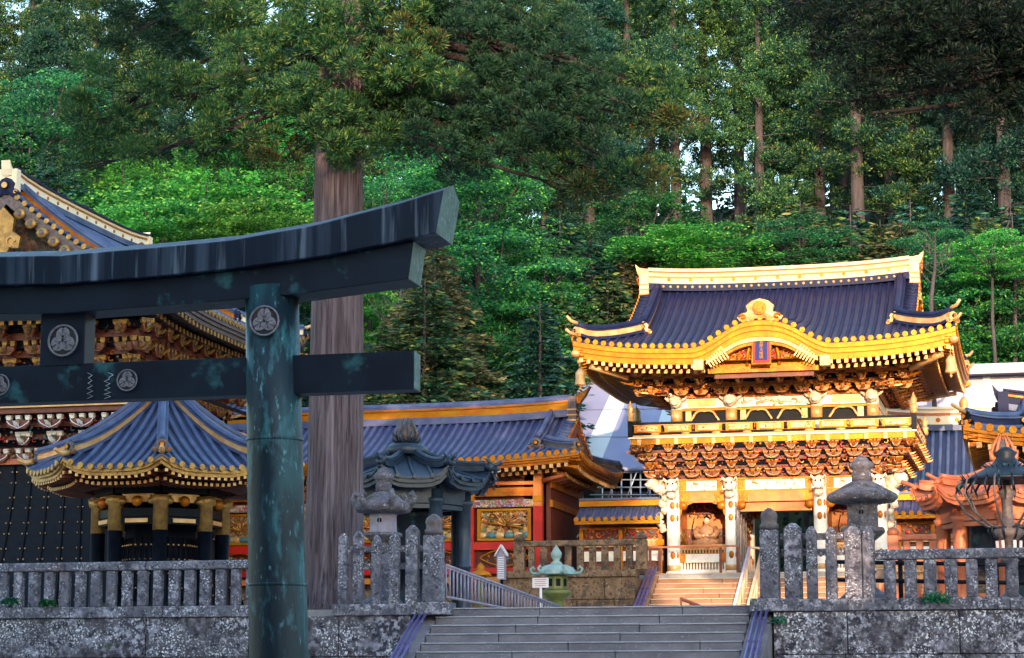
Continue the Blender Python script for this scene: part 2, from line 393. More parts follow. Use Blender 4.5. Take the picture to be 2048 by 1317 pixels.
# cast zigzag drips: weathering marks are a paint of their own, thin raised runs
mb = MB()
for px0, n_, w_ in ((180, 5, .012), (214, 6, .02)):
    pts = []
    for i in range(n_*2+1):
        q = at(px0 + (6 if i % 2 else -4) + random.uniform(-2, 2) + (8 if px0 > 200 and i < 3 else 0), 746 + i*(52/(n_*2)), TY-.143)
        pts.append(q)
    mb.path(pts, w_*.9, 'steel', n=4, flat=.25)
mb.build('weather_run', nuki)
mb = MB()
for px in (0, 255):
    p = at(px, 768, TY-.141); p.z = (NZ0+NZ1)/2
    crest(mb, p, .135, 'bronze_br')
    if px: 
        for s in (-1,):
            q = Vector((2*TX-p.x, p.y, p.z))
            if abs(q.x-at(0, 768, TY).x) > .3: crest(mb, q, .135, 'bronze_br')
mb.build('beam_crest', nuki)
mb = MB(); mb.box((TX-.02, TY, (5.70+6.42)/2+.02), (.60, .30, .80), 'bronze'); g = mb.build('centre_strut', torii, bevel=.01)
mb = MB(); p = at(127, 682, TY-.152); crest(mb, p, .20, 'bronze_br'); mb.build('strut_crest', g)
for s in (1, -1):
    mb = MB()
    bx, tx_ = TX + s*2.92, TX + s*2.67
    def pr(z): return Vector((lerp(bx, tx_, z/6.4), TY, z))
    zs = [0, 1.5, 3, 4.5, 6.56]
    rs = [.365, .357, .347, .337, .325]
    mb.path([pr(z) for z in zs], rs, 'pillarp', n=40)
    pl = mb.build('pillar', torii)
    for zj in (.9, 2.95, 4.69):
        mb = MB(); q = pr(zj); rj = lerp(.365, .325, zj/6.56); mb.lathe(q, [(rj-.01, -.022), (rj+.007, -.016), (rj+.007, .016), (rj-.01, .022)], 'pillarp', n=40); mb.build('cast_joint', pl)
    mb = MB(); mb.lathe((bx, TY, 0), [(.62, 0), (.62, .12), (.5, .2), (.44, .32), (.40, .34)], 'pillarp', n=32); mb.build('base_collar', pl)
    q = pr(6.10)
    mb = MB(); crest(mb, q + Vector((.02, -.335, 0)), .185, 'bronze_br', (0.06, -1, 0)); mb.build('pillar_crest', pl)
# ================================================================ ground
GZ1, GZ2 = 3.42, 5.85      # terrace levels
mb = MB(); mb.grid(lambda u, v: (lerp(-400, 400, u), lerp(-400, 43.2, v), 0), 4, 4, 'pave', False); struct(mb.build('plaza_ground'), 'grey gravel plaza in front of the stairs')
mb = MB(); mb.box((-8, 58.7, GZ1-.2), (160, 31.0, .4), 'pave'); struct(mb.build('terrace_ground'), 'gravel terrace above the front wall')
mb = MB(); mb.box((-8, 87.2, GZ2-.22), (200, 21, .4), 'pave'); mb.box((-1.9, 75.6, GZ2-.24), (32, 2.1, .4), 'pave'); struct(mb.build('upper_terrace_ground'), 'upper terrace the gate stands on')
def hz(x, y):
    d = max(0, y-96); e = (x+10)
    z = GZ2 - .5 + (d*.60 if d < 30 else 18+(d-30)*.42) + 2.2*sin(x*.05+1)*min(1, d/20) + 1.5*sin(x*.11+y*.07)*min(1, d/20)
    if d > 62: z = hz(x, 158) + (d-62)*.12
    return z
mb = MB(); mb.grid(lambda u, v: (lerp(-170, 130, u), lerp(94, 260, v), hz(lerp(-170, 130, u), lerp(94, 260, v))), 60, 40, 'earth'); struct(mb.build('hillside'), 'steep wooded slope behind the shrine')
mb = MB(); mb.grid(lambda u, v: (lerp(-900, 900, u), lerp(255, 1400, v), lerp(52, 90, v)), 6, 4, 'earth'); struct(mb.build('far_hill'))
# ================================================================ front retaining walls
def stone_wall(name, label, x0, x1, yf, z0, z1, m, bw=(1.3, 2.3), bh=.83, depth=.5, back=43.3, cope=.16):
    t = thing(name, label, 'stone wall', ((x0+x1)/2, yf, z0))
    mb = MB(); z = z0; rnd = random.Random(int(x0*10)+5)
    mb.box(((x0+x1)/2, (yf+.08+back)/2, (z0+z1)/2), (x1-x0-.02, back-yf-.08, z1-z0-.01), m)
    rows = max(1, round((z1-z0)/bh)); hh = (z1-z0)/rows
    for r_ in range(rows):
        x = x0
        while x < x1-.01:
            wd = rnd.uniform(*bw)
            if x + wd > x1-.7: wd = x1-x
            o = rnd.uniform(-.02, .02)
            mb.box((x+wd/2, yf+.04+o, z0+hh*(r_+.5)), (wd-.018, .1, hh-.014), m)
            x += wd
    mb.build('masonry', t, bevel=.012)
    return t
WY = 42.62
stone_wall('retaining_wall', 'mottled black and white stone wall below the low balustrade, left of the front steps', -60, -12.5, WY, 0, 3.27, 'wall')
stone_wall('retaining_wall', 'mottled dark stone wall right of the front steps below the lantern and balustrade', -5.25, 40, WY, 0, 3.27, 'wall')
def coping(x0, x1, z0, z1, par, m='stone'):
    mb = MB(); x = x0; rnd = random.Random(int(x0*7))
    while x < x1-.01:
        wd = min(rnd.uniform(1.6, 2.6), x1-x)
        if x1-x-wd < .6: wd = x1-x
        mb.box((x+wd/2, WY+.24, (z0+z1)/2+rnd.uniform(-.006, .006)), (wd-.012, .62, z1-z0), m); x += wd
    return mb.build('coping', par, bevel=.02)
# ---- low balustrades
def px_x(px, Y=43, y=1150): return at(px, y, Y).x
def low_balustrade(label, xs, x0, x1, wpost, ztop, zr, z0):
    t = thing('stone_balustrade', label, 'balustrade', ((x0+x1)/2, 42.9, z0))
    coping(x0-.02, x1+.02, 3.272, z0, t)
    mb = MB(); rnd = random.Random(3); x = x0
    while x < x1-.01:
        wd = min(3.1, x1-x)
        if x1-x-wd < 1: wd = x1-x
        mb.box((x+wd/2, 42.9, (zr+ztop)/2), (wd-.012, .24, ztop-zr), 'stone'); x += wd
    mb.build('top_rail', t, bevel=.03)
    for x in xs:
        mb = MB(); mb.box((x+rnd.uniform(-.01, .01), 42.9, (z0+zr)/2), (wpost*rnd.uniform(.92, 1.08), .19, zr-z0-.004), 'stone', rz=rnd.uniform(-.04, .04)); mb.build('baluster', t, bevel=.035)
    return t
lx = [px_x(p) for p in range(12, 600, 31)]
sp = lx[1]-lx[0]; x = lx[0]-sp
while x > -40: lx.insert(0, x); x -= sp
low_balustrade('long low lichened stone balustrade running behind the torii pillar to the cedar', lx[-75:], -40, px_x(596), .21, 4.44, 4.26, 3.50)
rx = [px_x(1781+40.6*i) for i in range(7)]
while rx[-1] < 12: rx.append(rx[-1]+.42)
low_balustrade('low grey stone balustrade right of the big stone lantern', rx, px_x(1752), 12, .22, 4.44, 4.25, 3.50)
# ---- tall picket screens either side of the stair
def tall_pickets(label, pxs, x0, x1, z0, tops, rails):
    t = thing('stone_picket_fence', label, 'stone fence', ((x0+x1)/2, 42.9, z0))
    coping(x0-.02, x1+.02, 3.272, z0, t)
    for (p, w_, top) in pxs:
        mb = MB(); X = px_x(p); Z = at(p, top, 42.8).z; w_ /= 103
        mb.box((X, 42.86, (z0+Z-.1)/2), (w_, w_*.85, Z-.1-z0), 'stone', rz=random.uniform(-.03, .03))
        mb.box((X, 42.86, Z-.052), (w_*.96, w_*.8, .1), 'stone', taper=.35)
        mb.build('picket', t, bevel=.02)
    for zr in rails:
        mb = MB(); mb.box(((x0+x1)/2, 42.92, zr), (x1-x0-.01, .09, .13), 'stone'); mb.build('cross_rail', t, bevel=.01)
    return t
tall_pickets('tall lichened stone pickets before the smaller lantern, left of the steps', [(691, 19, 1066), (721, 20, 1062), (757, 19, 1070), (793, 21, 1066), (829, 26, 1050)], px_x(680), px_x(851), 3.50, 0, (4.62, 4.27))
tall_pickets('tall grey stone pickets beside the big lantern, right of the steps', [(1589, 34, 1046), (1626, 21, 1052), (1665, 21, 1054), (1709, 33, 1052), (1739, 22, 1052)], px_x(1563), px_x(1751), 3.50, 0, (4.72, 4.42))
def newel(label, px0, px1, top, dark=False):
    x0, x1 = px_x(px0), px_x(px1); X = (x0+x1)/2; w_ = x1-x0; Z = at((px0+px1)/2, top, 42.7).z
    t = thing('newel_post', label, 'stone post', (X, 42.85, 3.272))
    mb = MB(); mb.box((X, 42.85, 3.40), (w_+.36, .7, .25), 'stone'); mb.build('plinth', t, bevel=.02)
    mb = MB(); mb.box((X, 42.85, (3.525+Z-.42)/2), (w_, w_*.95, Z-.42-3.525), 'stone', taper=.93)
    mb.build('shaft', t, bevel=.03)
    mb = MB(); mb.lathe((X, 42.85, Z-.42), [(w_*.44, 0), (w_*.5, .04), (w_*.5, .1), (w_*.40, .13), (w_*.42, .2), (w_*.46, .26), (w_*.40, .34), (w_*.2, .40), (.03, .43)], 'bronze_br', n=14)
    mb.build('cap', t)
    return t
newel('thick round-capped stone post at the left head of the front steps', 853, 890, 1028)
newel('tall dark stone post with knob cap at the right head of the front steps', 1523, 1561, 1016)
# ================================================================ stairs
SX0, SX1 = -12.02, -5.72
st = thing('stone_steps', 'broad flight of grey stone steps rising from the plaza between the walls', 'steps', ((SX0+SX1)/2, 43, 0))
n = 19; rise = GZ1/n; tread = .34
for i in range(n):
    mb = MB(); rnd = random.Random(i+11); ztop = GZ1-rise*i+(.0 if i else 0); yf = 43-tread*i; x = SX0; k = 0
    while x < SX1-.01:
        wd = rnd.uniform(1.3, 3.0)
        if SX1-x-wd < .8: wd = SX1-x
        o = rnd.uniform(-.004, .004)
        mb.box((x+wd/2, yf+.30, ztop-rise/2+o-.016), (wd-.014, .56, rise-.034), 'step'); mb.box((x+wd/2, yf+.287, ztop+o-.014), (wd-.016, .575, .028), 'nose'); x += wd
    mb.build('step', st, bevel=.012)
for s, X0, X1 in ((-1, -12.47, SX0-.01), (1, SX1+.01, -5.28)):
    mb = MB(); y1, y0 = 43.3, 43-tread*n
    mb.hexa([(X0, y0, 0), (X1, y0, 0), (X1, y1, 0), (X0, y1, 0), (X0, y0, .12), (X1, y0, .12), (X1, y1, GZ1+.02), (X0, y1, GZ1+.02)], 'step')
    mb.build('side_curb', st, bevel=.02)
def handrail(label, X, y1, y0, ztop, slope, m='purple', dz=.10, r=.030, n_=3):
    t = thing('pipe_handrail', label, 'handrail', (X, y1, ztop))
    for k in range(n_):
        mb = MB(); z = ztop; Xk = X+(k-1)*dz
        mb.cyl((Xk, y1, z), (Xk, y0, z-slope*(y1-y0)), r, m, n=10)
        for j in range(1, 6):
            f = j/6; c = Vector((Xk, lerp(y1, y0, f), z-slope*(y1-y0)*f)); d = Vector((0, -1, -slope)).normalized()
            mb.cyl(c-d*.035, c+d*.035, r*1.28, m, n=10)
        mb.build('rail', t)
    for f in (.03, .35, .67, .97):
        mb = MB(); y = lerp(y1, y0, f); z = ztop-slope*(y1-y0)*f
        mb.box((X, y, z-.07), (dz*2.6, .05, .05), m); mb.cyl((X, y, z-.3), (X, y, z-.06), r*.7, m, n=8); mb.build('post', t)
    return t
sl = rise/tread
handrail('three violet pipes sloping beside the front steps, on their left curb', -12.27, 43.05, 38.0, 3.56, sl)
handrail('three violet pipes sloping beside the front steps, on their right curb', -5.46, 43.05, 38.0, 3.56, sl)
# ---- sloping picket railing along the terrace
t = thing('ramp_railing', 'grey violet picket railing sloping down behind the thick post towards the green lantern', 'railing', (-11.9, 43.4, 3.42))
p0, p1 = at(892, 1131, 43.4), at(1118, 1213, 52.0)
b0, b1 = at(892, 1194, 43.4), at(1118, 1238, 52.0)
mb = MB(); mb.path([p0, p1], .035, 'picket', n=6); mb.path([p0-Vector((0, 0, .05)), p1-Vector((0, 0, .05))], .02, 'picket', n=4); mb.build('top_rail', t)
mb = MB(); mb.path([b0, b1], .03, 'picket', n=6); mb.build('bottom_rail', t)
for i in range(36):
    f = i/35; a = p0.lerp(p1, f); b = b0.lerp(b1, f); mb = MB(); mb.cyl(a, b, .022, 'picket', n=6); mb.build('baluster', t)
# ================================================================ weeds on the copings
def tuft(label, px, py, n_, r, seed):
    rnd = random.Random(seed); c = at(px, py, 42.5); mb = MB()
    for i in range(n_):
        a = rnd.uniform(0, 2*pi); el = rnd.uniform(-.2, 1.2); L = r*rnd.uniform(.4, 1)
        d = Vector((cos(a)*cos(el), sin(a)*cos(el)*.5-.15, sin(el)*.6)); p = c + d*L
        s = .035; u = Vector((rnd.uniform(-1, 1), rnd.uniform(-1, 1), rnd.uniform(-1, 1))).normalized(); v = u.orthogonal().normalized()
        mb.add([p-u*s, p-v*s*.6, p+u*s, p+v*s*.6], [(0, 1, 2, 3)], 'l_mid')
        if i % 6 == 0: mb.cyl(c, p, .004, 'l_mid', n=4)
    return tag(mb.build('wall_plant'), label, 'plant')
tuft('small green weed sprouting from the coping at the far left edge', 22, 1207, 160, .22, 1)
tuft('bright green weed on the coping left of the torii pillar', 96, 1211, 170, .22, 2)
tuft('green tuft growing from the coping under the right balustrade', 1872, 1203, 220, .32, 3)
tuft('sparse weed hanging from the wall just right of the front steps', 1556, 1245, 60, .2, 4)
# ================================================================ roofs
def Tm(x, y, z, rz=0): return Matrix.Translation((x, y, z)) @ Matrix.Rotation(rz, 4, 'Z')
class Iri:
    """hip-and-gable roof; ridge along local x"""
    def __init__(s, T, a, b, dg, zE, zR, L, rv, hK=0, wK=2, dK=3, pf=(.62, .38)):
        s.T, s.a, s.b, s.dg, s.zE, s.zR, s.L, s.rv, s.hK, s.wK, s.dK, s.pf = T, a, b, dg, zE, zR, L, rv, hK, wK, dK, pf
    def H(s, d): t = d/s.b; return s.zE + (s.zR-s.zE)*(s.pf[0]*t + s.pf[1]*t*t)
    def bump(s, x, d):
        if not s.hK or abs(x) > s.wK: return 0
        q = 1-abs(x)/s.wK
        return s.hK*(ss(q)*.5 + .5*ss(min(1, q*1.35))) * (1-ss(d/s.dK))
    def front(s, x, d, sg=-1):
        z = s.H(d) + s.L*(abs(x)/s.a)**4*(1-d/s.b)**2 + (s.bump(x, d) if sg < 0 else 0)
        return Vector((x, sg*(s.b-d), z))
    def side(s, y, d, sg=1):
        z = s.H(d) + s.L*(abs(y)/s.b)**4*(1-d/s.b)**2
        return Vector((sg*(s.a-d), y, z))
def iri_roof(R_, par, tm, rib=.28, rr=.065, back=True, fascia=.5, fm='gold', endm='gold_y', sofm='orange', inner=1.6, name='roof', rafm='gold_w', raf=.26, capm='gold', gpm='carve'):
    T = R_.T; a, b, dg, rv = R_.a, R_.b, R_.dg, R_.rv
    roof = MB(T)
    sides = (-1, 1)
    for sg in sides:
        roof.grid(lambda u, v: R_.front(lerp(-(a-v*dg), a-v*dg, u), v*dg, sg), 48, 6, tm+'_g')
        roof.grid(lambda u, v: R_.front(lerp(-rv, rv, u), lerp(dg-.05, b, v), sg) + Vector((0, 0, .01)), 40, 8, tm+'_g')
        roof.grid(lambda u, v: R_.side(lerp(-(b-v*dg*1.12), b-v*dg*1.12, u), v*dg*1.12, sg), 24, 5, tm+'_g')
    ro = roof.build(name, par)
    rb = MB(T); ends = MB(T)
    def ribline(f, dmax, d0=0, n=7, endc=True, out=(0, -1, 0)):
        pts = [f(lerp(d0, dmax, i/n)) for i in range(n+1)]
        rb.path(pts, rr, tm, n=6, caps=False)
        if endc:
            p = pts[0]; o = Vector(out); ends.cyl(p + o*.0 + Vector((0, 0, .0)), p+o*.05, rr*1.35, endm, n=10, smooth=False)
    nx = int(a/rib)
    for i in range(-nx, nx+1):
        x = i*rib
        for sg in sides:
            if abs(x) <= rv: ribline(lambda d: R_.front(x, d, sg), b if abs(x) <= a-dg else a-abs(x), 0, 10, True, (0, sg, 0))
            else: ribline(lambda d: R_.front(x, d, sg), max(.05, a-abs(x)), 0, 3, True, (0, sg, 0))
            if a-dg < abs(x) <= rv: ribline(lambda d: R_.front(x, d, sg), b, dg, 6, False)
    ny = int(b/rib)
    for i in range(-ny, ny+1):
        y = i*rib
        for sg in sides: ribline(lambda d: R_.side(y, d, sg), min(dg*1.1, b-abs(y)) if b-abs(y) > .05 else .05, 0, 4, True, (sg, 0, 0))
    # verge tiles: short rolls lying across the gable edge
    n = int((b-dg)/.24)
    for sx in (-1, 1):
        for sg in sides:
            for i in range(n):
                d = lerp(dg, b, (i+.5)/n); p = R_.front(rv-.3, d, sg); p.z += .06; q = R_.front(rv+.12, d, sg); q.z += .02
                rb.path([Vector((sx*p.x, p.y, p.z)), Vector((sx*q.x, q.y, q.z))], .085, tm, n=6, caps=True)
                ends.cyl(Vector((sx*q.x, q.y, q.z)), Vector((sx*(q.x+.04), q.y, q.z)), .09, endm, n=8, smooth=False)
    rb.build('tile_rolls', ro); ends.build('tile_ends', ro)
    # bargeboards
    bb = MB(T)
    for sx in (-1, 1):
        for sg in sides:
            vs = []
            for i in range(9):
                p = R_.front(rv+.06, lerp(dg*.75, b, i/8), sg)
                for z0, y0 in ((-.05, 0), (-.5, 0)):
                    vs += [(sx*(rv-.02), p.y, p.z+z0), (sx*(rv+.1), p.y, p.z+z0)]
            fs = []
            for i in range(8):
                o = i*4
                for q in ((0, 1), (1, 3), (3, 2), (2, 0)): fs.append((o+q[0], o+q[1], o+4+q[1], o+4+q[0]))
            bb.add(vs, fs, capm)
    bb.build('bargeboard', ro)
    # gable infill
    gi = MB(T)
    for sx in (-1, 1):
        pts = [(R_.front(0, lerp(dg, b, i/8), -1).y, R_.H(lerp(dg, b, i/8))-.35) for i in range(9)]
        poly = pts + [(-y, z) for y, z in pts[-2::-1]]
        gi.prism(poly, .12, gpm, lambda p, q, d: (sx*(a-dg+.0-d*1), p, q))
    gi.build('gable_panel', ro)
    # eave fascia boards, layered
    fa = MB(T)
    def strip(f, m, zt, zb, o, th=.12, n=64):
        vs = []
        for i in range(n+1):
            p, od = f(i/n)
            q = p + od*o; r = p + od*(o-th)
            vs += [(q.x, q.y, q.z+zt), (q.x, q.y, q.z+zb), (r.x, r.y, r.z+zb), (r.x, r.y, r.z+zt)]
        fs = [(i*4+j, (i+1)*4+j, (i+1)*4+(j+1) % 4, i*4+(j+1) % 4) for i in range(n) for j in range(4)]
        fa.add(vs, fs, m)
    F_ = []
    for sg in sides:
        F_.append(lambda t, sg=sg: (R_.front(lerp(-a, a, t), 0, sg), Vector((0, sg, 0))))
        F_.append(lambda t, sg=sg: (R_.side(lerp(-b, b, t), 0, sg), Vector((sg, 0, 0))))
    for f in F_:
        strip(f, tm, -.0, -.09, .0, .3)
        k = fascia
        strip(f, fm, -.092, -.092-k*.3, .02, .25)
        strip(f, fm, -.094-k*.3, -.094-k*.62, -.05, .25)
        strip(f, fm, -.096-k*.62, -.096-k, -.12, .25)
    fa.build('eave_fascia', ro)
    # soffit and rafters
    so = MB(T); fz = -.1-fascia
    def zin(d): return fz + .05 + d*.22
    for sg in sides:
        so.grid(lambda u, v: (lambda p, d: Vector((p.x, sg*(b-d), R_.front(p.x, 0, 1).z + zin(d))))(Vector((lerp(-(a-.2-v*inner), a-.2-v*inner, u), 0, 0)), .2+v*inner), 30, 2, sofm)
        so.grid(lambda u, v: (lambda y, d: Vector((sg*(a-d), y, R_.side(y, 0, 1).z + zin(d))))(lerp(-(b-.2-v*inner), b-.2-v*inner, u), .2+v*inner), 30, 2, sofm)
    so.build('soffit', ro)
    rf = MB(T)
    for row, (d0, d1, dz) in enumerate(((.14, .9, -.15*raf/.26), (.7, inner+.1, -.36*raf/.26))):
        nx = int((a-.25)/raf)
        for i in range(-nx, nx+1):
            x = i*raf
            if a-abs(x) < d0+.1: continue
            for sg in sides:
                if sg < 0 and R_.hK and abs(x) < R_.wK*.82: continue
                d1_ = min(d1, max(d0+.25, a-abs(x)))
                z0 = R_.front(x, 0, 1).z
                p = Vector((x, sg*(b-d0), z0+zin(d0)+dz)); q = Vector((x, sg*(b-d1_), z0+zin(d1_)+dz))
                rf.path([p, q], raf*.27, fm, n=4, smooth=False)
                rf.box(p+Vector((0, sg*.015, 0)), (raf*.48, .03, raf*.5), rafm)
        ny = int((b-.25)/raf)
        for i in range(-ny, ny+1):
            y = i*raf
            if b-abs(y) < d0+.1: continue
            for sg in sides:
                d1_ = min(d1, max(d0+.25, b-abs(y))); z0 = R_.side(y, 0, 1).z
                p = Vector((sg*(a-d0), y, z0+zin(d0)+dz)); q = Vector((sg*(a-d1_), y, z0+zin(d1_)+dz))
                rf.path([p, q], raf*.27, fm, n=4, smooth=False)
                rf.box(p+Vector((sg*.015, 0, 0)), (.03, raf*.48, raf*.5), rafm)
    rf.build('rafters', ro)
    return ro
def oni(mb, c, s, face, m='gold', m2='gold_w', dark='black', vs_=1.0):
    """end ornament: three-lobed plate with a round crest, s = width"""
    c = Vector(c); f = Vector(face).normalized(); x = Vector((0, 0, 1)).cross(f).normalized(); z = Vector((0, 0, 1))
    def P(u, v, w=0): return c + x*u*s + z*v*s*vs_ + f*w*s
    out = [(-.5, 0), (-.56, .12), (-.46, .24), (-.36, .2), (-.3, .34), (-.34, .5), (-.2, .66), (0, .74), (.2, .66), (.34, .5), (.3, .34), (.36, .2), (.46, .24), (.56, .12), (.5, 0), (.25, -.04), (.15, .06), (-.15, .06), (-.25, -.04)]
    n = len(out); ctr = P(0, .33, .16); ctrb = P(0, .33, 0)
    vs = [P(u, v, .08) for u, v in out] + [P(u, v, -.08) for u, v in out] + [ctr, P(0, .33, -.1)]
    fs = [(i, (i+1) % n, 2*n) for i in range(n)] + [((i+1) % n+n, i+n, 2*n+1) for i in range(n)] + [(i, i+n, (i+1) % n+n, (i+1) % n) for i in range(n)]
    mb.add(vs, fs, m2)
    mb.cyl(P(0, .4, .05), P(0, .4, .2), .17*s, dark, n=14); mb.cyl(P(0, .4, .2), P(0, .4, .24), .12*s, m, n=14)
    for sx in (-1, 1):
        sp = [P(sx*(.42+.09*cos(t)*(1-t/9)), .12+.09*sin(t)*(1-t/9), .13) for t in [i*.7 for i in range(9)]]
        mb.path(sp, .03*s, m, n=5)
def ridge_bar(mb, pts, w, h, m_side, m_top, topr=None):
    """ridge course following pts (base line): slab + round cap"""
    pts = [Vector(p) for p in pts]
    for m_, w_, z0, z1 in ((m_top, w*1.1, -.02, h*.25), (m_side, w*.8, h*.25, h*.85), (m_top, w*1.15, h*.85, h)):
        vs = []
        for i, p in enumerate(pts):
            t = (pts[min(i+1, len(pts)-1)]-pts[max(i-1, 0)]); t.z = 0; t.normalize(); n = Vector((-t.y, t.x, 0))*w_/2
            vs += [p-n+Vector((0, 0, z0)), p+n+Vector((0, 0, z0)), p+n+Vector((0, 0, z1)), p-n+Vector((0, 0, z1))]
        k = len(pts)
        fs = [(i*4+j, i*4+(j+1) % 4, (i+1)*4+(j+1) % 4, (i+1)*4+j) for i in range(k-1) for j in range(4)] + [(3, 2, 1, 0), ((k-1)*4, (k-1)*4+1, (k-1)*4+2, (k-1)*4+3)]
        mb.add(vs, fs, m_)
    mb.path([p+Vector((0, 0, h+w*.22)) for p in pts], topr or w*.34, m_top, n=8)
def bracket_cluster(T, par, x, y, z, ang, tiers, dh, dout, w, name='bracket_set', m='carve_d', mg='gold', md='darkred', mn='gold_w', zig=0):
    mb = MB(T @ Tm(x, y, z, ang))          # local: out = -y
    for i in range(tiers):
        zi = i*dh; yo = -i*dout
        aw = w*(.55 if i % 2 else 1)
        mb.box((0, yo-dout*.55, zi+dh*.5), (.13, dout*1.5, dh*.42), m)
        # boat arm, curved up at the ends
        k = 5; L = aw
        up = [(-L/2, .62*dh), (-L/2, .38*dh), (-L*.3, .08*dh), (L*.3, .08*dh), (L/2, .38*dh), (L/2, .62*dh)]
        mb.prism(up, .12, md, lambda p, q, d: (p, yo-dout*.9-d, zi+q))
        mb.path([(p_*L/2, yo-dout*.9-.125, zi+dh*(.6-.5*(1-abs(p_))**.6)) for p_ in (-1, -.8, -.5, 0, .5, .8, 1)], .017, mn, n=4)
        for sx in (-1, 0, 1):
            mb.box((sx*L*.42, yo-dout*.9-.06, zi+dh*.76), (.13, .15, dh*.22), mg, taper=1.25)
            mb.box((sx*L*.42, yo-dout*.9-.06, zi+dh*.925), (.17, .17, dh*.05), mn)
        # beak nose
        mb.prism([(0, 0), (-dout*.9, dh*.14), (-dout*1.25, dh*.42), (-dout*.7, dh*.3), (0, dh*.34)], .09, mg if (i+zig) % 2 else mn, lambda p, q, d: (d-.045, yo-dout*.8+p, zi+.1*dh+q))
    return mb.build(name, par)
def carving(mb, fn, nu, nv, r, mats, seed=0, curl=.5):
    """relief carving: scrolls, petals and lumps spread over a panel; fn(u,v)->(point, outward)"""
    rnd = random.Random(seed)
    for i in range(nu):
        for j in range(nv):
            u, v = (i+rnd.uniform(.1, .9))/nu, (j+rnd.uniform(.1, .9))/nv
            p, o = fn(u, v); m = rnd.choice(mats); x = Vector((0, 0, 1)).cross(o).normalized(); z = Vector((0, 0, 1))
            q = r*rnd.uniform(.5, 1.0)
            if rnd.random() < curl:
                t0 = rnd.uniform(0, 6.3); sg = rnd.choice((-1, 1))
                pts = [p + o*q*.5 + (x*cos(t0+sg*t) + z*sin(t0+sg*t))*q*(1.25-t/5.5) for t in [k*.75 for k in range(6)]]
                mb.path(pts, [q*.3, q*.34, q*.32, q*.28, q*.22, q*.1], m, n=5)
            else:
                mb.blob(p+o*q*.2, (q*rnd.uniform(.4, 1.1), q*.5, q*rnd.uniform(.3, .8)), m, n=6, k=4, rough=.15, rz=math.atan2(x.y, x.x))
# ================================================================ the golden gate
GX, GY, GZ = -9.3, 79.0, GZ2
TG = Tm(GX, GY, GZ)
gate = thing('shrine_gate', 'sunlit two-storey golden gate with navy tiled roof and curved front gable above the steps', 'gate', (GX, GY, GZ))
RG = Iri(TG, 6.5, 5.5, 2.1, 7.66, 10.62, .42, 4.95, .88, 2.4, 3.4)
gr = iri_roof(RG, gate, 'tile_d', rib=.285, rr=.07, fascia=.52, fm='gold_y', endm='gold_y', inner=1.7, sofm='gold_y')
# main ridge
mb = MB(TG)
k = 15; zr = 10.62
rp = [Vector((lerp(-4.75, 4.75, i/k), 0, zr + .16*abs(lerp(-1, 1, i/k))**3)) for i in range(k+1)]
def slab(mb, pts, w, z0, z1, m):
    vs = []
    for p in pts: vs += [p+Vector((0, -w/2, z0)), p+Vector((0, w/2, z0)), p+Vector((0, w/2, z1)), p+Vector((0, -w/2, z1))]
    k = len(pts); fs = [(i*4+j, (i+1)*4+j, (i+1)*4+(j+1) % 4, i*4+(j+1) % 4) for i in range(k-1) for j in range(4)] + [(0, 1, 2, 3), ((k-1)*4+3, (k-1)*4+2, (k-1)*4+1, (k-1)*4)]
    mb.add(vs, fs, m)
slab(mb, rp, .62, -.12, .14, 'tile_d'); slab(mb, rp, .5, .142, .36, 'ridge_w'); slab(mb, rp, .58, .362, .42, 'orange')
slab(mb, rp, .52, .422, .54, 'ridge_w'); slab(mb, rp, .56, .542, .58, 'orange'); slab(mb, rp, .72, .582, .70, 'ridge_w')
mb.build('main_ridge', gr)
mb = MB(TG)
for i in range(32):
    x = lerp(-4.2, 4.2, i/31); z = zr + .16*abs(x/4.75)**3 + .02
    mb.blob((x, -.33, z), .055, 'gold_w', n=8, k=4)
    mb.blob((x, .33, z), .055, 'gold_w', n=8, k=4)
for i in range(11):
    x = lerp(-4, 4, i/10); z = zr + .16*abs(x/4.75)**3 + .3
    for s in (-1, 1): mb.cyl((x, s*.25, z), (x, s*.27, z), .07, 'gold', n=10, smooth=False)
mb.build('ridge_studs', gr)
for s in (-1, 1):
    mb = MB(TG)
    mb.box((s*4.92, 0, zr-.04), (.34, .66, 1.38), 'ridge_w')
    for z in (-.3, -.12, .06, .24): mb.box((s*4.92, 0, zr+z), (.38, .7, .05), 'orange')
    mb.box((s*4.92, 0, zr-.72), (.42, .76, .1), 'orange')
    mb.prism([(-.2, .75), (-.2, 1.0), (0, 1.02), (.2, 1.06), (.36, 1.2), (.3, .95), (.22, .76)], .5, 'gold_w', lambda p, q, d: (s*(4.9+p), d-.25, zr+q-.17))
    carving(mb, lambda u, v: (Vector((s*5.12, lerp(-.28, .28, u), zr+lerp(.3, .75, v))), Vector((s, 0, 0))), 3, 3, .13, ['gold_w', 'gold', 'orange'], 3)
    mb.build('ridge_end', gr)
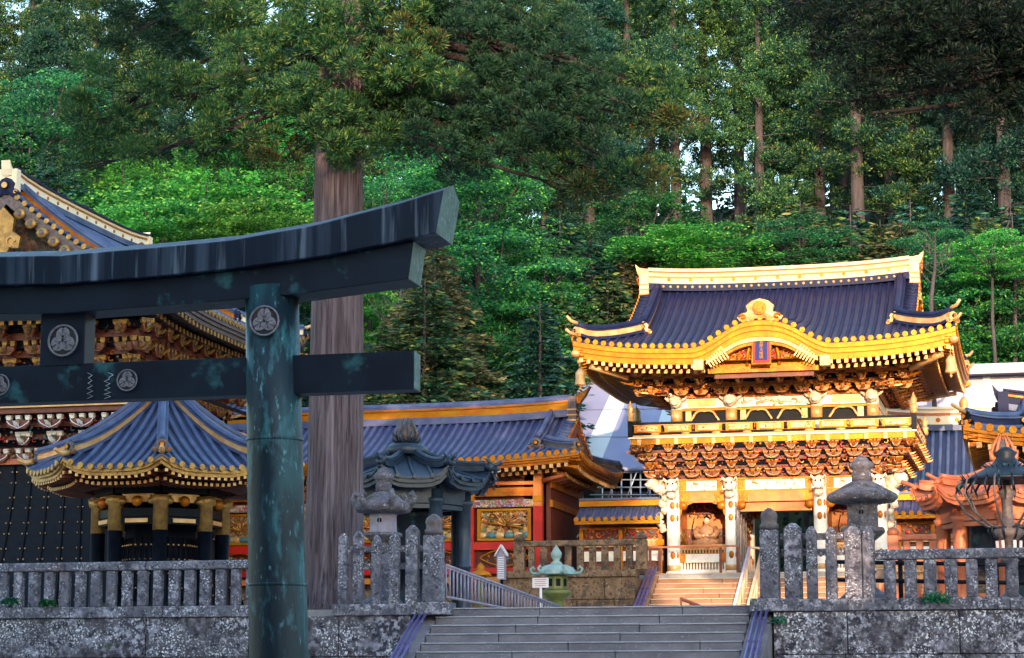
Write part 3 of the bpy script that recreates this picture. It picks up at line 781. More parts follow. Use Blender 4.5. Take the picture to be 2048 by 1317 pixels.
# descending and corner ridges
for sx in (-1, 1):
    for sg in (-1, 1):
        mb = MB(TG)
        pts = [RG.front(sx*4.42, lerp(5.2, 2.15, i/8), sg) for i in range(9)]
        if sg < 0: pts = [p - Vector((0, 0, RG.bump(p.x, 5.5+p.y))) for p in pts]
        ridge_bar(mb, pts, .34, .32, 'gold_w', 'tile_d')
        mb.build('descending_ridge', gr)
        mb = MB(TG); p = pts[-1]; oni(mb, (p.x, p.y+sg*.12, p.z-.1), .62, (0, sg, 0)); mb.build('ridge_ornament', gr)
        mb = MB(TG)
        cp = []
        for i in range(9):
            d = lerp(2.1, .12, i/8); q = RG.front(sx*(6.5-d), d, sg); q.z += .02 + .10*max(0, (i-6)/2)**2; cp.append(q)
        ridge_bar(mb, cp, .3, .34, 'gold_w', 'tile_d'); mb.build('corner_ridge', gr)
        mb = MB(TG); q = cp[-1]; dn = Vector((sx, sg, 0)).normalized()
        oni(mb, q + dn*.05 - Vector((0, 0, .05)), .5, (sx, sg, 0))
        mb.path([q+Vector((0, 0, .42))-dn*.1, q+Vector((0, 0, .5))+dn*.25, q+Vector((0, 0, .66))+dn*.42], [.07, .06, .05], 'gold_w', n=8)
        mb.path([q-dn*.1+Vector((0, 0, .02)), q+dn*.3+Vector((0, 0, .08)), q+dn*.46+Vector((0, 0, .2))], [.07, .06, .045], 'gold_w', n=8)
        mb.build('corner_ornament', gr)
        mb = MB(TG); q = RG.front(sx*6.4, 0, sg) + dn*.0
        e0 = Vector((sx*4.9, sg*3.9, 7.15)); e1 = Vector((sx*6.42, sg*5.42, 7.6-.02))
        mb.path([e0, (e0+e1)/2-Vector((0, 0, .03)), e1], [.13, .13, .12], 'gold', n=4)
        mb.path([e0-Vector((0, 0, .28)), e0.lerp(e1, .72)-Vector((0, 0, .3))], .12, 'gold_w', n=4)
        mb.blob(e1-Vector((0, 0, .02)), (.17, .17, .14), 'gold_w'); mb.build('corner_beam', gr)
        mb = MB(TG); c = e1 - dn*.18 - Vector((0, 0, .1))
        mb.cyl(c, c-Vector((0, 0, .42)), .012, 'gold_w', n=5)
        mb.lathe(c-Vector((0, 0, 1.0)), [(.02, -.18), (.05, -.12), (.02, -.05), (.21, 0), (.19, .04), (.16, .2), (.17, .4), (.1, .5), (.09, .53), (.03, .58)], 'gold_w', n=14)
        mb.build('wind_bell', gate)
# curved front gable: inner arches, carving, plaque
kg = MB(TG)
def arch(off, y0, y1, th, m, w=2.1, n=36):
    vs = []
    for i in range(n+1):
        x = lerp(-w, w, i/n); z = RG.front(x, 0, -1).z + off
        vs += [(x, y0, z), (x, y0, z-th), (x, y1, z-th), (x, y1, z)]
    kg.add(vs, [(i*4+j, (i+1)*4+j, (i+1)*4+(j+1) % 4, i*4+(j+1) % 4) for i in range(n) for j in range(4)] + [(0, 1, 2, 3), (n*4+3, n*4+2, n*4+1, n*4)], m)
arch(-.60, -5.33, -5.1, .16, 'gold_w', 1.9); arch(-.765, -5.25, -5.0, .10, 'gold', 1.7)
kg.build('curved_gable_board', gate)
mb = MB(TG)
for sx in (-1, 1):     # gold fan fittings at the feet of the arch
    for j in range(7):
        mb.box((sx*(1.25+.09*j), -5.37, 7.42-.06*j), (.05, .03, .5-.03*j), 'gold_w', ry=sx*.6)
    mb.box((sx*2.15, -5.28, 7.02), (.34, .3, .34), 'gold_w')
    mb.build('gable_foot_fitting', gate); mb = MB(TG)
oni(mb, (0, -5.42, 8.46), 1.4, (0, -1, 0), 'gold', 'gold_w', 'gold', .72)
mb.build('gable_crest', gate)
mb = MB(TG)
poly = [(lerp(-1.7, 1.7, i/24), RG.front(lerp(-1.7, 1.7, i/24), 0, -1).z-.8) for i in range(25)]
mb.prism([(1.7, 6.62), (-1.7, 6.62)] + poly, .1, 'darkred', lambda p, q, d: (p, -4.72+d, q))
def fnk(u, v):
    x = lerp(-1.5, 1.5, u); zt = RG.front(x, 0, -1).z-.85
    return Vector((x, -4.74, lerp(7.25, max(7.3, zt), v))), Vector((0, -1, 0))
carving(mb, fnk, 22, 6, .11, ['orange', 'red', 'gold', 'carve', 'orange', 'gold_y'], 5)
mb.box((0, -4.78, 7.06), (3.5, .12, .30), 'gold_y'); mb.box((0, -4.84, 6.86), (3.8, .12, .16), 'gold')
for sx in (-1, 1): mb.path([(sx*.55, -4.9, 7.0), (sx*.52, -4.92, 7.4), (sx*.42, -4.9, 7.85), (sx*.2, -4.9, 8.0)], .06, 'gold_y', n=6)
mb.build('gable_carving', gate)
mb = MB(TG @ Matrix.Translation((0, -5.35, 6.98)) @ Matrix.Rotation(R(-12), 4, 'X'))
mb.box((0, 0, .47), (.66, .1, 1.0), 'gold'); mb.box((0, -.06, .47), (.56, .04, .88), 'red'); mb.box((0, -.085, .47), (.42, .02, .74), 'navy')
pq = mb.build('name_plaque', gate)
def to_mesh(o):
    bpy.context.view_layer.update()
    me = D.meshes.new_from_object(o.evaluated_get(bpy.context.evaluated_depsgraph_get()))
    n = D.objects.new(o.name, me); col.objects.link(n); n.parent = o.parent; n.location = o.location; n.rotation_euler = o.rotation_euler
    nm_ = o.name; D.objects.remove(o); n.name = nm_; return n
# the gilt characters on the plaque, as raised strokes
def glyphs(txt, par, org, size, step, tilt, m, label=None):
    for i, ch in enumerate(txt):
        cu = D.curves.new('plaque_character', 'FONT'); cu.body = ch; cu.size = size; cu.align_x = 'CENTER'; cu.align_y = 'CENTER'; cu.extrude = .006; cu.resolution_u = 3
        o = D.objects.new('plaque_character', cu); col.objects.link(o); cu.materials.append(M[m])
        o.parent = par; o.location = Vector((org[0], org[1], org[2]-step*i)); o.rotation_euler = (pi/2+tilt, 0, 0)
        to_mesh(o)
for i, ch in enumerate('東照大権現'):
    p = Matrix.Rotation(R(-12), 4, 'X') @ Vector((0, -.102, .74-.135*i)) + Vector((0, -5.35, 6.98))
    glyphs(ch, pq, p, .14, 0, R(-12), 'gold_y')
# bracket complexes
def bracket_storey(z, h, bx, by, outx, outy, tiers, spx, m='carve_d', par=gate, T=TG, w=.5, extra=True, mg='gold', md='darkred', mn='gold_w', cm=('carve', 'orange', 'gold', 'red', 'darkred')):
    ring = []
    wl = MB(T)
    n = 8
    for i in range(n):
        f0, f1 = i/n, (i+1)/n
        x0, y0 = bx+outx*f0, by+outy*f0
        zz = z+h*f0
        for sg in (-1, 1):
            wl.box((0, sg*(y0-.08), zz+h/n/2), (2*x0, .12, h/n-.004), 'black_m' if i % 2 else md)
            wl.box((sg*(x0-.08), 0, zz+h/n/2), (.12, 2*y0-.2, h/n-.004), md)
    wl.build('bracket_backing', par)
    dh = h/tiers; nfx = round(2*bx/spx)
    for i in range(nfx+1):
        x = lerp(-bx, bx, i/nfx)
        k = 1 + (outx/bx)*.5
        bracket_cluster(T, par, x*(1+outx/bx*.45), -by+.02, z, 0, tiers, dh, outy/tiers*.95, w, m=m, mg=mg, md=md, mn=mn, zig=i)
    nfy = round(2*by/spx)
    for sg in (-1, 1):
        for i in range(nfy+1):
            y = lerp(-by, by, i/nfy)
            bracket_cluster(T, par, sg*(bx-.02), y*(1+outy/by*.4), z, sg*pi/2, tiers, dh, outx/tiers*.95, w, m=m, mg=mg, md=md, mn=mn, zig=i)
        for sy in (-1, 1):
            bracket_cluster(T, par, sg*bx, sy*by, z, (sg*pi/4 if sy < 0 else sg*3*pi/4), tiers, dh, outy/tiers*1.35, w*.8, m=m, mg=mg, md=md, mn=mn)
    if extra:
        cv = MB(T)
        carving(cv, lambda u, v: (Vector((lerp(-1, 1, u)*(bx+outx*v), -(by+outy*v*.9)-.02, z+h*v)), Vector((0, -1, 0))), int(2*bx/.16), 8, .085, list(cm), 9, .45)
        for sg in (-1, 1):
            carving(cv, lambda u, v: (Vector((sg*(bx+outx*v*.95+.02), lerp(-1, 1, u)*(by+outy*v), z+h*v)), Vector((sg, 0, 0))), int(2*by/.2), 7, .085, list(cm), 10, .45)
        cv.build('bracket_carvings', par)
bracket_storey(3.44, 1.12, 3.72, 2.3, 1.28, 1.0, 4, .62)
bracket_storey(6.34, 1.15, 3.75, 2.25, 1.9, 2.05, 4, .56, mg='gold_y', md='orange', w=.48)
mb = MB(TG); mb.box((0, 0, 7.35), (10.4, 8.2, .2), 'gold'); mb.build('eave_purlin', gate)
# balcony
mb = MB(TG)
mb.box((0, 0, 4.68), (9.85, 6.55, .20), 'gold_y'); mb.box((0, 0, 4.81), (10.0, 6.7, .05), 'ivory')
for i in range(15): mb.box((lerp(-4.6, 4.6, i/14), -3.30, 4.66), (.13, .16, .2), 'gold_w')
mb.build('balcony_floor', gate)
bal = MB(TG)
def rail_side(T2, L, par, n):
    mb = MB(T2); mb.box((0, 0, .035), (L, .1, .05), 'gold_w'); mb.box((0, 0, .475), (L, .15, .09), 'black'); mb.box((0, 0, .425), (L, .1, .03), 'gold_w'); mb.box((0, 0, .15), (L, .05, .03), 'gold')
    for i in range(n*2):
        x = lerp(-L/2, L/2, (i+.5)/(n*2)); mb.blob((x, -.02, .105), (L/n*.17, .05, .042), 'gold_w', n=8, k=4) if i % 2 else None
    mb.box((0, -.005, .1), (L, .04, .11), 'black')
    b = mb.build('balustrade', par)
    for i in range(n):
        x = lerp(-L/2, L/2, (i+.5)/n); w_ = L/n*.78
        mb = MB(T2); mb.box((x, -.01, .29), (w_, .06, .24), 'gold')
        mb.box((x, -.045, .29), (w_*.86, .02, .17), 'gold_w')
        carving(mb, lambda u, v: (Vector((x+lerp(-.4, .4, u)*w_, -.055, lerp(.23, .35, v))), Vector((0, -1, 0))), 8, 2, .04, ['carve_m', 'carve', 'red', 'white'], i)
        for s in (-1, 1): mb.box((x+s*w_*.5, 0, .3), (.1, .09, .3), 'gold_y')
        mb.build('carved_panel', b)
rail_side(TG @ Tm(0, -3.25, 4.84), 9.7, gate, 9)
rail_side(TG @ Tm(0, 3.25, 4.84, pi), 9.7, gate, 9)
for s in (-1, 1): rail_side(TG @ Tm(s*4.9, 0, 4.84, s*pi/2), 6.4, gate, 6)
for sx in (-1, 1):
    for sy in (-1, 1):
        mb = MB(TG); mb.box((sx*4.92, sy*3.27, 5.12), (.17, .17, .56), 'black')
        mb.lathe((sx*4.92, sy*3.27, 5.40), [(.1, 0), (.13, .06), (.12, .2), (.15, .28), (.08, .32), (.11, .4), (.12, .48), (.05, .62), (.01, .74)], 'gold_w', n=12); mb.build('finial_post', gate)
# upper storey
mb = MB(TG)
mb.box((0, 0, 5.5), (6.9, 4.1, 1.7), 'black')
mb.box((0, -2.1, 6.14), (7.3, .16, .36), 'white'); mb.box((0, 2.1, 6.14), (7.3, .16, .36), 'white')
for s in (-1, 1): mb.box((s*3.5, 0, 6.14), (.16, 4.0, .36), 'white'); mb.box((s*3.52, 0, 5.72), (.1, 3.6, .4), 'gold_w')
mb.box((0, -2.2, 6.335), (7.5, .3, .06), 'gold'); mb.box((0, -2.13, 5.90), (7.2, .1, .07), 'gold_y')
carving(mb, lambda u, v: (Vector((lerp(-1.4, 1.4, u), -2.2, lerp(6.02, 6.28, v))), Vector((0, -1, 0))), 16, 2, .12, ['whiteb', 'white', 'gold_w'], 2)
for x0, x1 in ((-3.2, -1.9), (1.9, 3.2)):
    mb.box(((x0+x1)/2, -2.2, 6.14), (x1-x0-.3, .05, .26), 'gold_w')
mb.build('upper_wall', gate)
for x in (-3.45, -1.5, 1.5, 3.45):
    mb = MB(TG); mb.cyl((x, -2.18, 4.86), (x, -2.18, 6.1), .2, 'white', n=14); mb.cyl((x, -2.18, 5.45), (x, -2.18, 5.9), .21, 'gold_w', n=14)
    mb.box((x+(.42 if x < 0 else -.42), -2.14, 5.35), (.2, .1, 1.0), 'gold_w')
    # beast head
    mb.blob((x, -2.45, 6.18), (.24, .26, .24), 'whiteb', rough=.12); mb.blob((x, -2.68, 6.1), (.13, .16, .1), 'white')
    for s in (-1, 1):
        mb.path([(x+s*.1, -2.45, 6.35), (x+s*.22, -2.42, 6.5), (x+s*.2, -2.4, 6.62)], [.05, .04, .015], 'whiteb', n=5)
        mb.path([(x+s*.2, -2.4, 6.2), (x+s*.36, -2.4, 6.3), (x+s*.42, -2.38, 6.42)], [.06, .04, .015], 'whiteb', n=5)
    mb.build('upper_column', gate)
def cusped(x, w_, z0, h, par, round_=True):
    mb = MB(TG); n = 14
    pts = []
    for i in range(n+1):
        t = i/n; a = pi*t; q = (1+.13*abs(cos(3*a)))
        pts.append(Vector((x-cos(a)*w_/2*q*.9, -2.17, z0+h*.55+sin(a)*h*.45*q)))
    pts = [Vector((x-w_/2, -2.17, z0))] + pts + [Vector((x+w_/2, -2.17, z0))]
    mb.path(pts, .045, 'gold_w', n=6)
    for i in range(7): 
        xx = lerp(x-w_/2, x+w_/2, (i+.5)/7); mb.box((xx, -2.11, z0+h*.3), (.02, .03, h*.6), 'gold')
    if round_: mb.blob((x, -2.12, z0+h*.33), (.23, .08, .23), 'carve', n=14, k=6)
    mb.build('cusped_window', par)
cusped(-2.45, 1.0, 4.98, .86, gate); cusped(2.45, 1.0, 4.98, .86, gate); cusped(-.55, .95, 4.98, .86, gate, False); cusped(.6, .95, 4.98, .86, gate, False)
# ground storey
mb = MB(TG); mb.box((0, 0, -.1), (8.6, 5.8, .35), 'darkred'); mb.box((0, 0, .085), (8.5, 5.7, .02), 'stepw'); mb.build('plinth', gate)
CX = (-3.62, -1.55, 1.55, 3.62)
def lower_col(x, y):
    mb = MB(TG)
    mb.lathe((x, y, .09), [(.28, 0), (.28, .08), (.235, .12), (.235, 3.05), (.26, 3.1), (.26, 3.3)], 'white', n=22)
    c = mb.build('column', gate)
    mb = MB(TG)
    for z in (.75, 2.05, 2.5):
        mb.blob((x, y-.225, z), (.09, .03, .14), 'gold', n=10, k=5); mb.blob((x+.16, y-.16, z), (.05, .05, .12), 'gold', n=8, k=4)
    mb.lathe((x, y, .1), [(.242, 0), (.245, .25), (.24, .3)], 'gold_w', n=22)
    mb.build('column_gilding', c)
    if y < 0:
        mb = MB(TG); mb.blob((x, y-.34, 3.2), (.25, .28, .25), 'whiteb', rough=.1); mb.blob((x, y-.6, 3.08), (.16, .14, .12), 'white'); mb.blob((x, y-.36, 2.86), (.18, .16, .14), 'whiteb', rough=.2)
        for s in (-1, 1):
            mb.path([(x+s*.14, y-.5, 3.3), (x+s*.25, y-.55, 3.42), (x+s*.3, y-.5, 3.3)], [.06, .05, .02], 'whiteb', n=5)
            mb.path([(x+s*.1, y-.62, 3.02), (x+s*.2, y-.8, 2.98), (x+s*.2, y-.85, 3.1)], [.05, .04, .012], 'white', n=5)
            mb.blob((x+s*.09, y-.62, 3.24), .035, 'black', n=6, k=4)
        mb.build('lion_head', c)
for x in CX:
    for y in (-2.15, 0, 2.15): lower_col(x, y)
# outward facing lion-noses at the corners
for s in (-1, 1):
    mb = MB(TG)
    for k in range(3): mb.blob((s*(4.0+.16*k), -2.15-.1*k, 3.1+.1*k), (.26, .24, .24), 'whiteb', rough=.2)
    mb.path([(s*3.8, -2.2, 3.3), (s*4.3, -2.3, 3.35), (s*4.6, -2.35, 3.25)], [.14, .12, .04], 'whiteb', n=7)
    for k in range(6): mb.blob((s*(3.9+random.uniform(0, .25)), -2.2, 2.8-.22*k), (.14, .14, .14), 'whiteb', rough=.3)
    mb.build('white_corner_carving', gate)
mb = MB(TG)
for y in (-2.15, 2.15):
    for x0, x1 in zip(CX, CX[1:]):
        w_ = x1-x0-.5
        mb.box(((x0+x1)/2, y, 3.2), (w_, .2, .36), 'white'); mb.box(((x0+x1)/2, y-.02, 3.40), (w_+.3, .3, .06), 'gold')
        for s in (-1, 1): mb.box(((x0+x1)/2+s*(w_/2-.12), y-.105, 3.2), (.26, .02, .34), 'gold')
        carving(mb, lambda u, v: (Vector((lerp(x0+.6, x1-.6, u), y-.11, lerp(3.06, 3.34, v))), Vector((0, -1, 0))), int(w_*5), 2, .09, ['white', 'whiteb', 'gold_w'], 4)
        mb.box(((x0+x1)/2, y, 2.985), (w_+.1, .16, .05), 'gold_y')
        mb.box(((x0+x1)/2, y, 2.78), (w_, .14, .36), 'orange')
        for s in (-1, 1):
            mb.box(((x0+x1)/2+s*(w_/2-.18), y-.02, 2.78), (.3, .14, .34), 'gold')
            mb.blob(((x0+x1)/2+s*(w_/2-.1), y-.05, 2.5), (.18, .1, .16), 'gold', rough=.15)
mb.box((0, -2.0, 2.42), (2.5, .14, .3), 'orange')
for s in (-1, 1): mb.box((s*3.62, 0, 3.2), (.2, 4.0, .36), 'white'); mb.box((s*3.62, 0, 2.78), (.16, 4.0, .36), 'orange')
mb.build('tie_beams', gate)
# ceiling and inner beams
mb = MB(TG); mb.box((0, 0, 3.42), (7.4, 4.5, .08), 'gold'); 
for y in (-1.2, 0, 1.2): mb.box((0, y, 3.1), (2.6, .18, .3), 'orange')
mb.build('ceiling', gate)
# guardian niches (both side bays)
for s in (-1, 1):
    xc = s*2.585
    mb = MB(TG)
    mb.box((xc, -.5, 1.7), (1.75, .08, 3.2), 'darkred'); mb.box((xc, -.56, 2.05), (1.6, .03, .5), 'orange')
    carving(mb, lambda u, v: (Vector((xc+lerp(-.75, .75, u), -.6, lerp(2.15, 2.65, v))), Vector((0, -1, 0))), 9, 3, .1, ['carve', 'red', 'gold', 'darkred'], 6)
    carving(mb, lambda u, v: (Vector((xc+lerp(-.75, .75, u), -.58, lerp(1.1, 1.6, v))), Vector((0, -1, 0))), 8, 3, .1, ['gold_w', 'carve_g', 'bronze_g'], 7)
    for q in (-1, 1): mb.box((xc+q*.84, -1.32, 1.7), (.07, 1.6, 3.1), 'gold'); mb.box((xc+q*.80, -1.32, 1.5), (.02, 1.4, .5), 'carve')
    mb.box((xc, -1.32, 1.0), (1.7, 1.6, .1), 'gold_w')
    mb.build('guardian_niche', gate)
    mb = MB(TG)
    mb.box((xc, -2.15, 1.08), (1.66, .1, .07), 'gold_w'); mb.box((xc, -2.15, .80), (1.66, .08, .06), 'gold'); mb.box((xc, -2.15, .18), (1.66, .1, .14), 'white'); mb.box((xc, -2.02, .5), (1.62, .03, .9), 'darkred')
    for i in range(15):
        x = xc + lerp(-.76, .76, i/14)
        mb.cyl((x, -2.15, .22), (x, -2.15, 1.05), .026, 'gold_w', n=6); mb.cyl((x, -2.15, .24), (x, -2.15, .5), .04, 'white', n=6)
    mb.box((xc, -2.2, .64), (1.62, .07, .26), 'gold'); mb.box((xc, -2.235, .64), (1.2, .05, .30), 'white')
    mb.build('niche_balustrade', gate)
    mb = MB(TG)        # scalloped corner brackets
    for q in (-1, 1):
        mb.prism([(0, 0), (0, -.5), (.1, -.42), (.14, -.25), (.3, -.2), (.34, -.08), (.55, 0)], .08, 'gold', lambda p, z, d: (xc-q*(.86-p), -2.1-d, 2.6+z))
    mb.build('scalloped_bracket', gate)
    # side wall of the passage
    mb = MB(TG); mb.box((s*3.66, 0, 1.5), (.1, 3.9, 2.8), 'gold_w'); mb.box((s*1.5, .9, 1.5), (.1, 2.2, 2.8), 'orange')
    for z in (.9, 1.6): mb.box((s*1.44, .9, z), (.06, 2.1, .12), 'gold')
    carving(mb, lambda u, v: (Vector((s*1.43, lerp(0, 1.9, u), lerp(1.8, 2.6, v))), Vector((-s, 0, 0))), 10, 4, .12, ['carve', 'gold', 'whiteb'], 8)
    mb.build('passage_wall', gate)
# seated guardian figures
def guardian(xc, label):
    g = thing('guardian_statue', label, 'statue', tuple(TG @ Vector((xc, -1.2, 1.05))), 'seated guardian statues')
    T = TG @ Tm(xc, -1.2, 1.05)
    mb = MB(T)
    mb.box((0, 0, .06), (1.0, .7, .12), 'gold'); mb.build('dais', g)
    mb = MB(T)
    # robed seated body: wide knees, torso, sleeves as one lathe-like loft
    secs = [(.12, .52, .34), (.2, .55, .36), (.3, .46, .32), (.4, .32, .24), (.52, .27, .2), (.66, .31, .19), (.76, .28, .16), (.82, .12, .1), (.88, .08, .08)]
    n = 16; vs = []
    for z, rx, ry in secs:
        for j in range(n):
            a = 2*pi*j/n; q = 1 + .05*cos(5*a+z*9)
            vs.append((rx*cos(a)*q, ry*sin(a)*q-(.06 if z < .35 else 0), z))
    mb.add(vs, [(i*n+j, i*n+(j+1) % n, (i+1)*n+(j+1) % n, (i+1)*n+j) for i in range(len(secs)-1) for j in range(n)], 'robe', True)
    mb.build('robe', g)
    mb = MB(T)
    for s in (-1, 1):
        mb.path([(s*.28, 0, .74), (s*.38, -.1, .55), (s*.3, -.28, .42), (s*.1, -.34, .42)], [.1, .13, .12, .07], 'robe', n=8)
        mb.blob((s*.07, -.38, .43), (.05, .05, .045), 'skin', n=7, k=4)
    mb.build('sleeves', g)
    mb = MB(T); mb.blob((0, -.02, .99), (.1, .115, .135), 'skin', n=12, k=8); mb.blob((0, -.13, .97), (.02, .03, .03), 'skin', n=6, k=4)
    for s in (-1, 1): mb.blob((s*.04, -.115, 1.01), (.018, .01, .01), 'black', n=6, k=3); mb.blob((s*.1, 0, .99), (.02, .03, .04), 'skin', n=6, k=4)
    mb.box((0, -.118, .925), (.05, .01, .012), 'red')
    h = mb.build('head', g)
    mb = MB(T); mb.blob((0, .01, 1.08), (.11, .12, .08), 'black', n=12, k=5); mb.box((0, .03, 1.17), (.09, .1, .14), 'black', taper=.8); mb.build('court_cap', h)
    mb = MB(T); mb.path([(-.42, -.2, .3), (-.5, -.16, .7), (-.42, -.14, 1.1)], .02, 'black', n=5); mb.build('bow', g)
    return g
guardian(-2.585, 'seated robed guardian figure in the left niche of the golden gate')
guardian(2.585, 'seated robed guardian figure in the right niche of the gate, hidden behind the big lantern')
# ridge-side low copper rail across the front
t = thing('gate_rail', 'thin copper coloured rail on dark posts across the gate platform edge', 'railing', tuple(TG @ Vector((-3, -3.1, 0))))
xr0, xr1 = at(1297, 1100, 75.8).x-GX, at(1476, 1100, 75.8).x-GX
mb = MB(TG); mb.box(((xr0+xr1)/2, -3.15, .99), (xr1-xr0, .07, .06), 'copper'); mb.build('rail', t)
for px in (1300, 1319, 1441, 1475):
    mb = MB(TG); mb.box((at(px, 1100, 75.85).x-GX, -3.15, .46), (.09, .07, 1.0), 'darkred'); mb.build('post', t)
# glazed brown screen in the passage
t = thing('glass_screen', 'tall glazed brown screen standing in the open passage of the gate', 'screen', tuple(TG @ Vector((-1.0, -1.6, .09))))
mb = MB(TG)
gq = M.get('glass')
for i in range(5):
    x = -1.28+.0; y = -2.9+i*.62
    mb.box((x, y, 1.25-.0), (.05, .05, 2.3-.12*i), 'bronze_br')
mb.box((-1.28, -1.65, .15), (.05, 2.5, .06), 'bronze_br'); mb.path([(-1.28, -2.9, 2.42), (-1.28, -.4, 2.0)], .03, 'bronze_br', n=4); mb.build('frame', t)
mb = MB(TG); mb.box((-1.28, -1.65, 1.1), (.012, 2.46, 1.86), M['pane'] if 'pane' in M else 'bronze_br'); mb.build('pane', t)
# ================================================================ foliage
def leaf_obj(name, parts, par=None, org=None):
    """parts: list of (P, dir, length, width, material) -> one mesh of small folded leaves; coordinates relative to parent root"""
    V = []; Fm = []; mats = []
    for (P, Dr, L, W, m) in parts:
        n = len(P); rng = np.random.default_rng(n+len(V))
        Dn = Dr/np.maximum(1e-6, np.linalg.norm(Dr, axis=1, keepdims=True))
        rv_ = rng.normal(size=(n, 3)); S = np.cross(Dn, rv_); S /= np.maximum(1e-6, np.linalg.norm(S, axis=1, keepdims=True))
        L_ = (L*rng.uniform(.6, 1.3, n))[:, None]; W_ = (W*rng.uniform(.7, 1.25, n))[:, None]
        q = np.stack([P, P+Dn*L_*.5+S*W_*.5, P+Dn*L_, P+Dn*L_*.5-S*W_*.5], 1).reshape(-1, 3)
        V.append(q); Fm.append(np.full(n, len(mats))); mats.append(M[m])
    V = np.concatenate(V); Fm = np.concatenate(Fm); n = len(Fm)
    if org is not None: V = V - np.array(org)
    me = D.meshes.new(name)
    me.vertices.add(4*n); me.loops.add(4*n); me.polygons.add(n)
    me.vertices.foreach_set('co', V.astype(np.float32).ravel())
    me.loops.foreach_set('vertex_index', np.arange(4*n, dtype=np.int32))
    me.polygons.foreach_set('loop_start', np.arange(n, dtype=np.int32)*4)
    me.polygons.foreach_set('loop_total', np.full(n, 4, dtype=np.int32))
    me.polygons.foreach_set('material_index', Fm.astype(np.int32))
    for m in mats: me.materials.append(m)
    me.update(calc_edges=True)
    o = D.objects.new(name, me); col.objects.link(o)
    if par is not None: o.parent = par
    return o
def tufts(C, r, k, rng, up=.35, shell=.55):
    """k needles sprays per clump centre C (n,3) of radius r (n,)"""
    n = len(C); d = rng.normal(size=(n, k, 3)); d[..., 2] += up*1.2
    d /= np.linalg.norm(d, axis=2, keepdims=True)
    rad = r[:, None, None]*rng.uniform(shell*.5, .85, (n, k, 1))
    P = C[:, None, :] + d*rad*np.array([1, 1, .8])
    dd = d + rng.normal(scale=.35, size=d.shape) + np.array([0, 0, up])
    return P.reshape(-1, 3), dd.reshape(-1, 3)
def cedar_proto(seed, h, z0, rmax, nb, cl, k, m1, m2, mb='bark2', tr=.38, lw=(.18, .065), droop=.25, mass=.95):
    rng = np.random.default_rng(seed); C = []; RR = []; tubes = []
    for i in range(nb):
        f = (i+rng.uniform(0, 1))/nb; z = z0+(h-z0)*f
        R_ = rmax*(1-f)**.6*(.55+.45*rng.random())*(1 if f > .1 else .8); a = rng.uniform(0, 2*pi)
        d = np.array([cos(a), sin(a), 0]); tip = np.array([0, 0, z]) + d*R_ + np.array([0, 0, -droop*R_*.6+.3])
        tubes.append((np.array([0, 0, z]), tip, R_))
        for j in range(cl):        # rounded heads of tufts on each bough
            t = (.92, .55)[j % 2] if j < 2 else rng.uniform(.3, 1)
            hub = np.array([0, 0, z])*(1-t)+tip*t; rb = mass*rng.uniform(.8, 1.5)*(.6+.6*(R_/rmax))
            for q in range(5):
                d3 = rng.normal(size=3); d3[2] = abs(d3[2])*.9-.15; d3 /= np.linalg.norm(d3)
                C.append(hub+d3*rb*np.array([1, 1, .7])); RR.append(mass*.52*rng.uniform(.7, 1.15))
    C = np.array(C); RR = np.array(RR)
    P, dd = tufts(C, RR, k, rng); n = len(P); s = rng.random(n) < .3
    return dict(h=h, z0=z0, parts=[(P[~s], dd[~s], lw[0], lw[1], m1), (P[s], dd[s], lw[0], lw[1], m2)], tubes=tubes, tr=tr, bark=mb)
def emit_tree(pr, name, label, cat, loc, group):
    t = thing(name, label, cat, loc, group)
    c = leaf_obj('crown', pr['parts'], t)
    mb = MB(); h = pr['h']; r = pr['tr']
    mb.path([(0, 0, -1.5), (0, 0, .3), (.05, 0, h*.3), (-.05, .05, h*.65), (0, 0, h*.98)], [r*1.35, r*1.1, r*.85, r*.5, .05], pr['bark'], n=10)
    for i, (p, q, R_) in enumerate(pr['tubes']):
        if i % 2 == 0: mb.path([p, (p+q)/2+np.array([0, 0, .1]), q], [max(.03, R_*.028), .03, .012], pr['bark'], n=4)
    for k in range(6):       # dead snags under the crown
        a = random.uniform(0, 6.28); z = pr['z0']*random.uniform(.55, 1); L = random.uniform(.6, 1.8)
        mb.path([(0, 0, z), (cos(a)*L, sin(a)*L, z-.2*L)], [.04, .01], pr['bark'], n=4)
    mb.build('trunk', t, local=True)
    return t
def pad_crown(seed, R_, n_pads, k, m1, m2, leaf=(.15, .09), flat=.28, vert=.8, pr=(.9, 1.5)):
    """layered broadleaf crown centred on the origin"""
    rng = np.random.default_rng(seed); P = []; Dd = []; pads = []
    for i in range(n_pads):
        d = rng.normal(size=3); d /= np.linalg.norm(d); c = d*R_*rng.uniform(.5, 1.0)*np.array([1, 1, vert])
        r = rng.uniform(*pr)*.72; pads.append((c, r))
        u = rng.uniform(0, 2*pi, k); q = np.sqrt(rng.random(k))*r
        p = np.stack([c[0]+np.cos(u)*q, c[1]+np.sin(u)*q, c[2]+rng.normal(scale=flat*.3, size=k)*r - .18*q*q/r], 1)
        dd = np.stack([np.cos(u)+rng.normal(scale=.6, size=k), np.sin(u)+rng.normal(scale=.6, size=k), rng.normal(scale=.35, size=k)-.25], 1)
        P.append(p); Dd.append(dd)
    P = np.concatenate(P); Dd = np.concatenate(Dd); s = rng.random(len(P)) < .3
    return dict(parts=[(P[~s], Dd[~s], *leaf, m1), (P[s], Dd[s], *leaf, m2)], pads=pads, R=R_)
